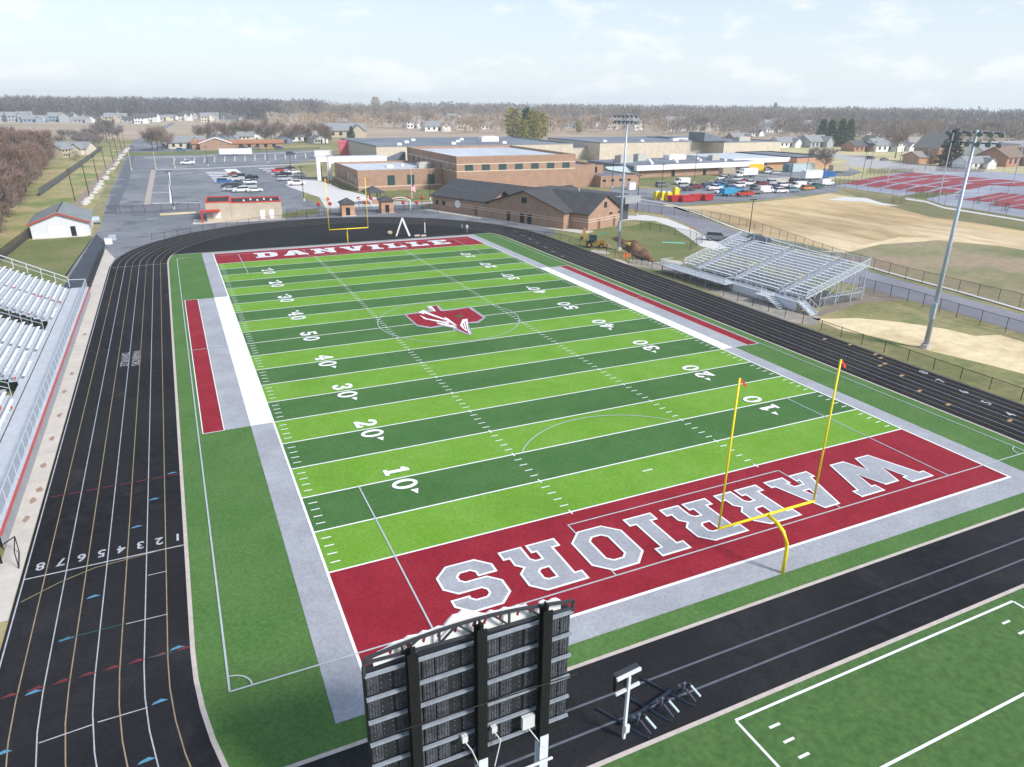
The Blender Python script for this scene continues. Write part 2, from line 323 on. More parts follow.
sheet('school_lawn', [(46,192),(47,226),(42.5,226),(43,200),(49,170),(56,168),(76,170),(76,180),(73,192)], 4, lawn, label='green lawn in front of the school wing')
sheet('plaza', [(36,226),(41.5,226),(44,198),(50,168),(56,163),(74,163),(74,160),(30,160),(33,186)], 3, conc_l, label='pale concrete plaza and walk to the school')
sheet('building_lawn', P((620,183),(650,186),(700,184),(722,175),(690,175),(640,178),(610,180)), 5, lawn, label='green lawn beside the low school block')
sheet('works_lawn', P((596,229),(630,226),(648,222),(670,226),(688,237),(703,248),(690,257),(668,262),(640,262),(612,252),(590,244),(574,240)), 4, lawn, label='grass plot beside the dug trench')
sheet('balloon_lawn', P((283,213),(318,208),(318,214),(283,218)), 4, lawn, label='small green verge behind the fence')
sheet('tennis_base', P((834,186),(905,171.5),(1040,174),(1200,184),(1200,245),(1024,217.5),(972,209),(944,205),(926,199),(905,196.5)), 7, court_b, label='blue grey tennis court surface')
for i, (a, b, c, d) in enumerate([((842,183.5),(862,179.3),(965,190.5),(949,196)),((862,179),(884,175.5),(1000,184.5),(972,190)),((890,175),(912,172.6),(1060,184),(1015,187)),((960,200),(1000,192.5),(1060,198.5),(1040,206)),((985,204.5),(1030,199),(1130,210),(1100,220))]):
    A, B, C_, D = (Vector(gr(*q)) for q in (a, b, c, d))
    crt = MB(); nrow = 5
    for k in range(nrow):
        t0, t1 = (k+.06)/nrow, (k+.86)/nrow
        q = [A.lerp(D, t0), A.lerp(D, t1), B.lerp(C_, t1), B.lerp(C_, t0)]
        crt.poly([tuple(p) for p in q], lv(9+2*i))
    tag(crt.build('tennis_court', court_r), 'row of red tennis courts on blue grey paving', None, None, 'structure')
sheet('court_grass', P((905,196),(925,199),(938,196),(960,193.5),(920,192.5)), 20, lawn, label='grass between the tennis courts')

sheet('pale_walk', P((826,200),(845,197),(866,198),(882,203),(900,206),(884,205.5),(862,201.5),(846,201)), 9, conc_l, label='pale concrete walk between car park and mulched field')
sheet('court_walk', P((905,198),(926,201),(944,207),(972,211.5),(1024,220),(1100,231),(1100,233),(1024,221.5),(972,213),(944,208.5),(925,202.5),(905,199.5)), 9, conc_l, label='pale concrete walk along the near side of the courts')
# ================================================================== TRACK AND FIELD
CX = 23.35
def off(th, k, K=8, ri=30.75, rl=39.2, rr=40.6):
    """radius of lane line k of K at angle th (lanes are a little wider on the right hand straight)"""
    ro = rl+(rr-rl)*(1+math.cos(th))/2
    rb = ri+1.55*(1+math.cos(th))/2
    return rb+(ro-rb)*k/K
def loop(k, near=True):
    pts = []
    for i in range(49): th = math.pi*i/48; pts.append((CX+off(th,k)*math.cos(th), 104.5+off(th,k)*math.sin(th)))
    for i in range(49): th = math.pi+math.pi*i/48; pts.append((CX+off(th,k)*math.cos(th), 5.5+off(th,k)*math.sin(th)))
    return pts
sheet('running_track', loop(8.25), 8, track_m, label='black running track with painted lanes')
for k in range(9):
    mb = MB(); ribbon(mb, loop(k+.08), .055 if k not in (0, 8) else .07, lv(10), True)
    tag(mb.build('lane_line', lane_w if k % 2 == 0 else lane_t), 'painted lane line on the running track', None, None, 'structure')
fl = thing('playing_field', 'artificial turf football field with red end zones', None, kind='structure')
inner = [(p[0], p[1]) for p in loop(0)]
def clip_y(pts, y0, y1):
    for sgn, lim in ((1, y0), (-1, y1)):
        out = []
        for i in range(len(pts)):
            a, b = pts[i], pts[(i+1) % len(pts)]; ia, ib = sgn*(a[1]-lim) >= 0, sgn*(b[1]-lim) >= 0
            if ia: out.append(a)
            if ia != ib: t = (lim-a[1])/(b[1]-a[1]); out.append((a[0]+t*(b[0]-a[0]), lim))
        pts = out
    return pts
tb = clip_y(inner, -3.25, 111.6)
sheet('turf', tb, 12, turf_s, parent=fl)
mb = MB(); ribbon(mb, tb, .22, lv(14), True); mb.build('curb', curb_m, fl)
mb = MB()
for k in range(4): pass
pb = clip_y([(p[0]*1, p[1]) for p in inner], -40, -8.45)
pf = thing('practice_field', 'green practice turf in front of the camera', None, kind='structure')
sheet('practice_turf', pb, 12, turf_p, parent=pf)
mb.v = []; mb.f = []; wline(mb, (-3, -8.45), (50, -8.45), .22, lv(14)); mb.build('curb', curb_m, pf)
mb = MB()
wline(mb, (14.5,-9.05), (34.4,-9.05), .13, lv(14)); wline(mb, (14.5,-9.1), (14.5,-30), .13, lv(15)); wline(mb, (34.4,-9.1), (34.4,-30), .13, lv(15)); wline(mb, (16.9,-13.5), (36,-13.5), .13, lv(14))
for y_ in (-10.0,-10.85,-11.7,-12.55): wline(mb, (15.6,y_), (16.2,y_), .13, lv(14)); wline(mb, (32.0,y_), (32.6,y_), .13, lv(14))
mb.build('practice_lines', white_t, pf)
# light / dark five yard bands and border
Y0 = 9.144; yd = .9144
dk = MB(); lt = MB()
for i in range(20):
    a, b = Y0+5*i*yd, Y0+5*(i+1)*yd
    dark = (i % 2 == 1) if i < 10 else (i % 2 == 0)
    (dk if dark else lt).poly([(0,a),(Wd,a),(Wd,b),(0,b)], lv(16))
dk.build('dark_bands', turf_d, fl); lt.build('light_bands', turf_l, fl)
ez = MB(); ez.poly([(0,0),(Wd,0),(Wd,Y0),(0,Y0)], lv(16)); ez.poly([(0,NY-Y0),(Wd,NY-Y0),(Wd,NY),(0,NY)], lv(16))
ez.poly([(-5.55,32.0),(-4.0,32.0),(-4.0,77.6),(-5.55,77.6)], lv(16)); ez.poly([(52.5,32.0),(54.0,32.0),(54.0,77.3),(52.5,77.3)], lv(16)); ez.build('red_turf', red_t, fl)
gb = MB(); bw = 1.85
for q in ([(-bw,-bw),(Wd+bw,-bw),(Wd+bw,-.001),(-bw,-.001)], [(-bw,0),(0,0),(0,32),(-bw,32)], [(-bw,77.7),(0,77.7),(0,NY),(-bw,NY)],
          [(-bw,NY),(Wd+bw,NY),(Wd+bw,NY+1.4),(-bw,NY+1.4)], [(Wd,0),(Wd+bw,0),(Wd+bw,32),(Wd,32)], [(Wd,77.4),(Wd+bw,77.4),(Wd+bw,NY),(Wd,NY)],
          [(-3.9,32),(-bw,32),(-bw,77.7),(-3.9,77.7)], [(Wd+1.5,32),(52.4,32),(52.4,77.4),(Wd+1.5,77.4)]): gb.poly(q, lv(16))
gb.build('grey_border', gray_t, fl)
wl = MB()
wl.poly([(-bw,32),(-.05,32),(-.05,77.7),(-bw,77.7)], lv(18)); wl.poly([(Wd+.05,32),(Wd+1.5,32),(Wd+1.5,77.4),(Wd+.05,77.4)], lv(18))
for i in range(21):
    y = Y0+5*i*yd; wline(wl, (0,y), (Wd,y), .13, lv(20))
for y in (0, NY): wline(wl, (-.1,y), (Wd+.1,y), .20, lv(20))
for x in (0, Wd): wline(wl, (x,-.1), (x,NY+.1), .16, lv(21))
for q in ([(-5.6,31.95),(-3.95,31.95)],[(-5.6,77.65),(-3.95,77.65)],[(-5.6,31.9),(-5.6,77.7)],[(-3.95,31.9),(-3.95,77.7)],[(52.45,31.9),(52.45,77.35)],[(54.05,31.9),(54.05,77.35)],[(52.4,31.95),(54.1,31.95)],[(52.4,77.3),(54.1,77.3)]):
    wline(wl, q[0], q[1], .08, lv(22))
for i in range(1, 100):
    if i % 5 == 0: continue
    y = Y0+i*yd
    for a, b in ((.35,.95),(Wd-.95,Wd-.35),(16.26-.32,16.26+.32),(32.51-.32,32.51+.32)): wline(wl, (a,y), (b,y), .10, lv(20))
for i in range(0, 101, 5):
    for x in (16.26, 32.51): wline(wl, (x,Y0+i*yd-.28), (x,Y0+i*yd+.28), .1, lv(22))
wline(wl, (24.0,Y0+3*yd), (24.9,Y0+3*yd), .12, lv(20)); wline(wl, (24.0,NY-Y0-3*yd), (24.9,NY-Y0-3*yd), .12, lv(20))
wl.build('white_lines', white_t, fl)
gl = MB(); SX0, SX1, SY0, SY1 = -5.95, 54.25, 2.0, 107.7
for a, b in (((SX0,SY0),(SX0,SY1)), ((SX1,SY0),(SX1,SY1)), ((SX0,SY0),(SX1,SY0)), ((SX0,SY1),(SX1,SY1)), ((-5.95,54.86),(0,54.86)), ((Wd,54.86),(54.2,54.86))): wline(gl, a, b, .10, lv(24))
for s, e in ((SY0, 1), (SY1, -1)):
    for x in (4.05, 44.7): wline(gl, (x, s), (x, s+e*16.4), .10, lv(25))
    for x in (15.3, 33.5): wline(gl, (x, s), (x, s+e*5.8), .10, lv(25))
    wline(gl, (15.3, s+e*5.8), (33.5, s+e*5.8), .10, lv(24))
    cy = s+e*10.9
    ribbon(gl, [(24.4+9.15*math.cos(t), cy+e*9.15*math.sin(t)) for t in [R(37+i*106/24) for i in range(25)]], .10, lv(25))
    for x, dx in ((SX0, 1), (SX1, -1)):
        ribbon(gl, [(x+dx*math.cos(t), s+e*math.sin(t)) for t in [R(i*9) for i in range(11)]], .08, lv(26))
ribbon(gl, [(24.4+8.9*math.cos(t), 54.86+8.9*math.sin(t)) for t in [R(i*6) for i in range(60)]], .11, lv(26), True)
gl.build('grey_lines', gline_t, fl)

# ---- lettering
GL = {
'I': (5, [(0,0),(5,0),(5,2),(3.9,2),(3.9,8),(5,8),(5,10),(0,10),(0,8),(1.1,8),(1.1,2),(0,2)], []),
'O': (8.4, [(2.2,0),(6.2,0),(8.4,2.2),(8.4,7.8),(6.2,10),(2.2,10),(0,7.8),(0,2.2)], [[(3.5,2.2),(4.9,2.2),(5.6,2.9),(5.6,7.1),(4.9,7.8),(3.5,7.8),(2.8,7.1),(2.8,2.9)]]),
'S': (8, [(0,3.7),(0,1.9),(1.9,0),(6.1,0),(8,1.9),(8,4.5),(6.4,6.1),(3.3,6.1),(2.8,6.6),(2.8,7.3),(3.3,7.8),(4.7,7.8),(5.2,7.3),(5.2,6.8),(7.8,6.8),(7.8,8.2),(6,10),(1.9,10),(.1,8.2),(.1,5.6),(1.7,4),(4.7,4),(5.2,3.5),(5.2,2.7),(4.7,2.2),(3.3,2.2),(2.8,2.7),(2.8,3.7)], []),
'R': (8.8, [(0,0),(4.6,0),(4.6,2),(3.8,2),(3.8,3.6),(4.7,3.6),(5.2,3.0),(5.2,0),(8.8,0),(8.8,2),(7.9,2),(7.9,3.6),(7,4.5),(8,5.5),(8,8.2),(6.2,10),(0,10),(0,8),(1.1,8),(1.1,2),(0,2)], [[(3.8,5.7),(4.9,5.7),(5.3,6.1),(5.3,7.4),(4.9,7.8),(3.8,7.8)]]),
'A': (9.6, [(0,0),(4.2,0),(4.2,2),(3.6,2),(3.9,3),(5.7,3),(6,2),(5.4,2),(5.4,0),(9.6,0),(9.6,2),(8.8,2),(6.4,10),(3.2,10),(.8,2),(0,2)], [[(4.3,4.8),(5.3,4.8),(4.8,6.8)]]),
'W': (17, [(0,10),(0,8),(1.1,8),(3.8,0),(7.1,0),(8.5,3.8),(9.9,0),(13.2,0),(15.9,8),(17,8),(17,10),(11.7,10),(11.7,8),(12.5,8),(11.5,4.4),(10.1,8.8),(6.9,8.8),(5.5,4.4),(4.5,8),(5.3,8),(5.3,10)], []),
'D': (8.6, [(0,0),(6.4,0),(8.6,2.2),(8.6,7.8),(6.4,10),(0,10),(0,8),(1.1,8),(1.1,2),(0,2)], [[(3.8,2.2),(5.2,2.2),(5.8,2.8),(5.8,7.2),(5.2,7.8),(3.8,7.8)]]),
'N': (10, [(0,0),(4.2,0),(4.2,2),(3.5,2),(3.5,6.2),(6.8,0),(9,0),(9,8),(10,8),(10,10),(5.9,10),(5.9,8),(6.6,8),(6.6,4.6),(3.9,10),(0,10),(0,8),(1.1,8),(1.1,2),(0,2)], []),
'V': (9.6, [(0,10),(0,8),(.8,8),(3.2,0),(6.4,0),(8.8,8),(9.6,8),(9.6,10),(5.4,10),(5.4,8),(6,8),(4.8,3.4),(3.6,8),(4.2,8),(4.2,10)], []),
'L': (8, [(0,0),(8,0),(8,4),(5.8,4),(5.8,2.2),(3.8,2.2),(3.8,8),(4.8,8),(4.8,10),(0,10),(0,8),(1.1,8),(1.1,2),(0,2)], []),
'E': (8, [(0,0),(8,0),(8,3.6),(5.9,3.6),(5.9,2.2),(3.8,2.2),(3.8,4),(5.6,4),(5.6,6),(3.8,6),(3.8,7.8),(5.9,7.8),(5.9,6.6),(8,6.6),(8,10),(0,10),(0,8),(1.1,8),(1.1,2),(0,2)], []),
'1': (7, [(1.2,0),(6,0),(6,1.7),(4.8,1.7),(4.8,10),(2.9,10),(1.1,8.4),(1.1,7),(2.5,7.2),(2.5,1.7),(1.2,1.7)], []),
'2': (7, [(0,0),(7,0),(7,3),(5.4,3),(5,1.9),(3.2,1.9),(6.6,5.4),(6.9,7.6),(5.2,9.7),(2,10),(.2,8.4),(.2,6.6),(2.4,6.6),(2.6,8),(3.6,8.6),(4.6,7.6),(4.3,6),(0,1.6)], []),
'3': (7, [(0,1.6),(1.8,0),(5.2,0),(7,1.8),(7,4),(5.8,5.1),(6.8,6.2),(6.8,8.4),(5,10),(2,10),(.2,8.6),(.2,7),(2.4,7),(2.6,8.2),(4,8.4),(4.5,7.8),(4.5,6.6),(3.8,6),(2.6,6),(2.6,4.4),(3.9,4.3),(4.6,3.7),(4.6,2.2),(3.9,1.6),(2.8,1.6),(2.4,2.2),(2.4,3.2),(0,3.2)], []),
'4': (7.4, [(3.4,0),(7,0),(7,1.4),(6.2,1.4),(6.2,2.8),(7.4,2.8),(7.4,4.6),(6.2,4.6),(6.2,10),(4.2,10),(-.2,4.4),(-.2,2.8),(4,2.8),(4,1.4),(3.4,1.4)], [[(1.8,4.6),(4,4.6),(4,7.4)]]),
'5': (7, [(0,2),(1.8,0),(5.2,0),(7,1.8),(7,4.8),(5.4,6.4),(2.4,6.2),(2.4,8),(6.6,8),(6.6,10),(.6,10),(.6,4.6),(2.4,4.6),(3.9,4.8),(4.6,4.2),(4.6,2.4),(3.9,1.7),(2.8,1.7),(2.4,2.3),(2.4,3.2),(0,3.2)], []),
'0': (7, [(3.5+3.7*math.cos(R(i*18)), 5+5*math.sin(R(i*18))) for i in range(20)], [[(3.5+1.7*math.cos(R(i*18)), 5+3.4*math.sin(R(i*18))) for i in range(20)]]),
}
def inset(pts, d):
    n = len(pts); ar = sum(pts[i][0]*pts[(i+1)%n][1]-pts[(i+1)%n][0]*pts[i][1] for i in range(n))
    if ar < 0: pts = pts[::-1]
    out = []
    for i in range(n):
        p = Vector(pts[i]); a = (p-Vector(pts[i-1])).normalized(); b = (Vector(pts[(i+1)%n])-p).normalized()
        na, nb = Vector((-a.y,a.x)), Vector((-b.y,b.x)); s_ = na+nb; k = s_.length_squared
        out.append(tuple(p+s_*min(2/k if k > 1e-6 else 1, 2.0)*d) if k > 1e-6 else tuple(p+na*d))
    return out
def glyph(mb, ch, org, right, up, s, z, ins=0, sxx=1.0):
    w_, o, hs = GL[ch]; right = Vector(right); up = Vector(up); org = Vector(org)
    T = lambda p: tuple(org+right*p[0]*s*sxx+up*p[1]*s)
    oo = inset(o, ins) if ins else o; hh = [inset(h, -ins) if ins else h for h in hs]
    mb.poly([T(p) for p in oo], z, [[T(p) for p in h] for h in hh])
def word(txt, org, right, up, s, gap, pfx):
    a, b = MB(), MB(); x = 0
    for ch in txt:
        o = Vector(org)+Vector(right)*x*s
        glyph(a, ch, o, right, up, s, lv(28)); glyph(b, ch, o, right, up, s, lv(31), .32); x += GL[ch][0]+gap
    return a, b
a, b = word('WARRIORS', (43.6, 6.85), (-1,0), (0,-1), .445, 1.58, ''); 
wa = MB(); wa.v = a.v; wa.f = a.f; wa.build('lettering_outline', white_t, fl); b.build('lettering', gray_t, fl)
a, b = word('DANVILLE', (6.6, 103.1), (1,0), (0,1), .44, 2.2, ''); a.build('lettering_outline', white_t, fl); b.build('lettering', mat('letter_pale', (.62,.64,.68), .1, 3), fl)
nb = MB()
for i in range(1, 10):
    y = Y0+i*10*yd; t = str(min(i, 10-i)*10); s = .19
    for side in (0, 1):
        if side == 0: right, up, cx = (0,-1), (1,0), 6.2
        else: right, up, cx = (0,1), (-1,0), 42.45
        for k, ch in enumerate(t):
            u0 = -2.05*.86 if k == 0 else .35
            w_ = GL[ch][0]*s
            glyph(nb, ch, Vector((cx, y))+Vector(right)*u0, right, up, s, lv(28))
        if i != 5:
            rt = Vector(right); upv = Vector(up); toward = (i < 5) == (side == 0)   # arrow points to the nearer goal line
            e = 2.0 if toward else -2.05; sg = 1 if toward else -1
            c = Vector((cx, y))+upv*1.35+rt*(e)
            nb.poly([tuple(c+upv*.30), tuple(c-upv*.30), tuple(c+rt*sg*.7+upv*.05)], lv(28))
nb.build('yard_numbers', white_t, fl)
# centre emblem, traced on the turf
def LG(pts): return [gr(395+x/10.24, 290+y/10.24) for x, y in pts]
for nm, mt, z, polys in (('emblem_outline', gray_t, 28, [[(85,255),(225,380),(370,402),(500,380),(585,397),(600,415),(770,474),(790,452),(748,352),(858,345),(932,290),(772,176),(600,200),(497,212),(440,160),(318,174),(352,220),(290,208),(232,235)]]),
    ('emblem', red_t, 30, [[(115,262),(232,365),(370,388),(480,366),(600,384),(757,460),(742,400),(737,340),(842,330),(902,292),(752,189),(620,212),(500,224),(465,222),(422,168),(385,173),(418,226),(330,236),(240,247)]]),
    ('emblem_feathers', white_t, 32, [[(330,180),(368,172),(420,224),(385,228)], [(240,240),(290,216),(395,262),(560,322),(545,345),(395,285),(270,248)], [(248,262),(330,302),(450,322),(562,350),(525,362),(380,332),(295,302)], [(420,340),(600,372),(640,400),(560,384),(440,356)], [(690,312),(742,304),(747,402),(776,462),(705,412),(665,372),(680,340)], [(500,285),(540,300),(640,378),(615,372),(540,330)]]),
    ('emblem_streaks', red_t, 34, [[(300,246),(420,288),(540,326),(535,334),(410,300),(300,256)], [(345,184),(352,183),(398,226),(390,228)], [(712,330),(722,330),(748,440),(740,438)], [(330,312),(450,338),(520,352),(515,357),(440,345),(330,320)], [(690,350),(700,348),(722,412),(714,410)]]),
    ('emblem_counter', turf_d, 32, [[(612,276),(692,264),(702,284),(642,290)]])):
    mb = MB()
    for k, q in enumerate(polys): mb.poly(LG(q), lv(z)+k*.0004)
    mb.build(nm, mt, fl)
# ---- track markings
tk = thing('track_markings', 'painted start lines, digits and exchange marks on the track', None, kind='structure')
def text_mesh(txt, name, mt, org, right, up, size, z, parent, stretch=1.0, boldness=.02):
    cu = bpy.data.curves.new(name, 'FONT'); cu.body = txt; cu.size = 1; cu.offset = boldness; cu.align_x = 'CENTER'; cu.align_y = 'CENTER'
    to = bpy.data.objects.new(name, cu); COL.objects.link(to)
    dg = bpy.context.evaluated_depsgraph_get(); me = bpy.data.meshes.new_from_object(to.evaluated_get(dg)); bpy.data.objects.remove(to)
    r_, u_ = Vector(right), Vector(up)
    for v in me.vertices:
        p = Vector(org)+r_*v.co.x*size*stretch+u_*v.co.y*size; v.co = (p.x, p.y, z)
    me.materials.clear(); me.materials.append(mt); me.name = name
    o = bpy.data.objects.new(name, me); COL.objects.link(o); o.parent = parent
    if me.polygons and me.polygons[0].normal.z < 0: me.flip_normals()
    return o
lw = 8.45/8; xl = CX-39.2
mb = MB(); wline(mb, (xl-.05,15.65), (-7.5,15.65), .10, lv(12)); mb.build('start_line', lane_w, tk)
for i in range(8):
    text_mesh(str(8-i), 'lane_digit', lane_w, (xl+.08+lw*(i+.5), 16.75), (-1,0), (0,-1), 1.12, lv(12), tk, .85)
text_mesh('DANVILLE', 'track_lettering', lane_w, (-12.15, 54.6), (0,-1), (1,0), 1.0, lv(12), tk, 1.0, .0); text_mesh('WARRIORS', 'track_lettering', lane_w, (-11.1, 54.6), (0,-1), (1,0), 1.0, lv(12), tk, 1.0, .0)
for i, (yy) in enumerate((18.4,16.0,13.2,10.5,7.9)):
    text_mesh(str(8-i), 'lane_digit', lane_w, (63.3-.65*i, yy-.6), (1,0), (0,1), 1.3, lv(12), tk, .9)
mb = MB()
for yy in (25.5, 6.0):
    for i in range(8):
        x = xl+.1+lw*(i+.5); mb.poly([(x-.42,yy-.09),(x+.42,yy-.09),(x+.1,yy+.14)] if yy < 20 else [(x-.45,yy-.05),(x+.45,yy-.05),(x+.45,yy+.06),(x-.45,yy+.06)], lv(12))
mb.build('exchange_marks', mk_red, tk)
mb = MB()
for x, y in ((-10.2,19.0),(-9.2,22.3),(-12.2,12.3),(-13.2,9.1),(-14.2,5.7),(-8.9,2.7),(-9.4,-.5),(-14.9,2.4),(-8.0,25.8),(-8.1,6.1)): mb.poly([(x-.36,y-.05),(x+.36,y+.02),(x+.05,y+.20),(x-.26,y+.09)], lv(13))
mb.build('relay_marks', mk_blue, tk)
mb = MB()
for a, b in (((-10.5,9.15),(-8.5,9.1)), ((-9.5,13.2),(-8.5,13.2)), ((-13.6,2.4),(-11.6,2.55)), ((-11.4,2.6),(-9.4,2.6))):
    wline(mb, a, b, .06, lv(13))
mb.build('stagger_lines', lane_w, tk)
mb = MB(); wline(mb, (-13.6,9.2), (-10.7,9.2), .05, lv(13)); wline(mb, (-9.4,6.0), (-8.3,5.9), .05, lv(14)); mb.build('stagger_lines', mk_teal, tk)
mb = MB(); ribbon(mb, [gr(*q) for q in ((21,603),(60,583),(95,568.5),(127,560),(160,551),(182,546.5))], .06, lv(14)); mb.build('break_line', lane_t, tk)
mb = MB()
for x, y in ((67.5-4,23.9),(60.8,21.1),(63.0,22.8),(63.7,27.5),(58.2,14.5),(60.3,18.1),(61.8,21.3),(57.6,11.1),(59.3,6.5),(62.6,30.2)): mb.poly([(x-.35,y-.25),(x+.35,y-.1),(x+.3,y+.2),(x-.3,y+.1)], lv(13))
mb.build('relay_marks', mk_or, tk)
mb = MB()
for i in range(7):
    for dy in (0, ):
        for (x, y) in ((60.9-.1-1.2*i*.45, 111-4.4*i), ): mb.poly([(x-.9,y-.5),(x-.1,y-.5),(x-.1,y+.5),(x-.9,y+.5)], lv(12))
mb.build('lane_digits', lane_g, tk)
mb = MB(); wline(mb, (-3.3,-5.45), (57,-5.45), .12, lv(12)); wline(mb, (-3.3,-6.85), (57,-6.85), .12, lv(12)); mb.build('runway_lines', lane_g, tk)
mb = MB(); wline(mb, (xl+.05,104.2), (-7.5,104.2), .12, lv(12)); mb.build('relay_line', lane_w, tk)
# track-side walk at the home stand
sheet('stand_walk', [(-17.42,12),(-16.15,12),(-16.15,104),(-15.6,112),(-17.6,122),(-17.85,86.6),(-17.42,86)], 10, conc, label='pale concrete walk between stand and track')
mb = MB()
for i in range(9):
    y = (23,25.5,27,31,36,41,47,52,66)[i]; x = -16.75+random.uniform(-.25,.25)
    mb.poly([(x+(.20+.06*math.sin(j*3+i))*math.cos(j*.7), y+(.45+.1*math.cos(j*2+i))*math.sin(j*.7)) for j in range(9)], lv(11)+.002)
tag(mb.build('stains', mat('walk_stain', (.33,.23,.18), .2, 3.0)), 'brown stains on the concrete walk', None, None, 'structure')

# ================================================================== STRUCTURES
def fence(name, pts, h, label, cat='fence', mt=None, post=None, step=3.0, group=None, rail=True, pr=.04):
    t = thing(name, label, cat, (pts[0][0], pts[0][1], 0), 0, group); ox, oy = pts[0]
    mt = mt or mesh_b; post = post or black_p
    q = []
    for i in range(len(pts)-1):
        a = Vector(pts[i]); b = Vector(pts[i+1]); n = max(1, round((b-a).length/step))
        for k in range(n): q.append(a.lerp(b, k/n))
    q.append(Vector(pts[-1])); q = [p-Vector((ox, oy)) for p in q]
    mb = MB()
    for i in range(len(q)-1): mb.add([(q[i].x,q[i].y,.05),(q[i+1].x,q[i+1].y,.05),(q[i+1].x,q[i+1].y,h),(q[i].x,q[i].y,h)], [(0,1,2,3)])
    mb.build('mesh_panel', mt, t)
    if rail:
        mb = MB()
        for i in range(len(q)-1): mb.bar((q[i].x,q[i].y,h), (q[i+1].x,q[i+1].y,h), .045)
        mb.build('top_rail', post, t)
    pm = MB().tube([(0,0,0),(0,0,h+.06)], pr, 6); first = pm.build('post', post, t); first.location = (q[0].x,q[0].y,0)
    if len(q) > 100:
        rest = MB()
        for p in q[99:]: rest.tube([(p.x,p.y,0),(p.x,p.y,h+.06)], pr, 6)
        tag(rest.build('posts', post, t), kind='stuff')
    for p in q[1:99]:
        c = first.copy(); COL.objects.link(c); c.location = (p.x,p.y,0)
    return t
fence('track_fence', [(64.9,-12),(65.0,30),(65.2,60),(66.2,76)]+P((648,266),(615,258),(590,249),(560,240),(530,236),(505,233.5)), 1.25, 'black chain link fence along the right side of the running track')
fence('track_fence', P((438,214),(400,213.5),(330,216),(270,221),(215,229),(178,236.5),(152,240)), 1.2, 'black chain link fence around the far curve of the running track')
fence('boundary_fence', [(99.0,16),(99.3,30),(99.6,48),(102,65),(108,84),(111.5,100),(110.5,112),(103.5,124),(96,131)], 1.9, 'tall black fence between service road and mulched field', step=3.2)
fence('roadside_fence', [(84.6,8),(85.3,20),(86.0,30),(87.0,38),(86.6,46)], 1.9, 'black chain link fence on the near side of the service road', step=3.2)
fence('lawn_fence', P((690,250),(702,243),(690,238),(660,232),(640,228)), 1.5, 'black fence across the grass plot beside the trench', step=3.4)
fence('entry_fence', P((108,214),(145,213),(178,211),(200,209)), 1.9, 'black fence with gate across the car park entrance', step=3)
fence('wood_fence', P((0,262),(27,240),(31,238)), 1.8, 'dark slatted fence from the white shed to the home stand', mt=linkmat('slat_dark', (.06,.055,.055), .8), step=1.6)
fence('privacy_fence', P((40,196),(60,182),(80,167),(102,150)), 2.0, 'dark grey fence along the wood and the back gardens', mt=linkmat('slat_grey', (.10,.11,.13), .9), step=2.6)
fence('court_fence', P((834,187.5),(905,197.5),(926,200.5),(944,206.5),(972,210.5),(1024,219),(1060,225)), 3.0, 'tall black chain link fence on the near side of the tennis courts', step=4.5, mt=linkmat('link_thin', (.02,.02,.022), .10))
fence('court_fence', P((906,197),(934,198),(939,194.5),(990,194),(1060,199)), 3.0, 'tall black fence between the two groups of tennis courts', step=4.5, mt=MATS['link_thin'])
fence('court_fence', P((834,186.5),(905,171),(1040,173.5)), 3.0, 'tall black fence along the far edge of the tennis courts', step=5, mt=MATS['link_thin'])
fence('walk_rail', [(-17.75,86.5),(-17.7,104),(-17.6,118)], 1.3, 'black rail fence beside the drive at the end of the stand', step=2.4, mt=linkmat('link_dense', (.02,.02,.022), .6))

# ---- home grandstand (left edge)
st = thing('grandstand', 'large aluminium home grandstand with white benches and red stripe at the left edge', 'grandstand', (-17.45, 86, 0))
def hb(): return MB()
y1 = 0; y0 = -66.4      # local: y runs towards the camera
MB().box(-.03, y0, 0, .0+.02, y1, .98).build('front_wall', mat('stand_wall', (.30,.31,.34), .12, 1.0), st)
MB().box(-.05, y0, .98, .05, y1, 1.12).build('stripe', mat('stripe_red', (.50,.08,.08), .1, 2), st)
MB().box(-2.2, y0, 1.12, -.06, y1, 1.2).build('deck', alu_deck, st)
fr = MB(); fr.bar((-.25,y0,2.3), (-.25,y1,2.3), .07); fr.bar((-.25,y0,1.3), (-.25,y1,1.3), .05)
n = 34
for i in range(n+1): y = y0+(y1-y0)*i/n; fr.bar((-.25,y,1.2), (-.25,y,2.3), .06)
fr.build('front_railing', alu, st)
pn = MB(); pn.add([(-.25,y0,1.3),(-.25,y1,1.3),(-.25,y1,2.3),(-.25,y0,2.3)], [(0,1,2,3)]); pn.build('railing_panel', linkmat('link_alu', (.36,.42,.50), .55), st)
voms = [(-17.6,-21.2), (-38.6,-42.2), (-59.6,-63)]
cross = [-9.2, -30, -51]
segs = []
rows = 16
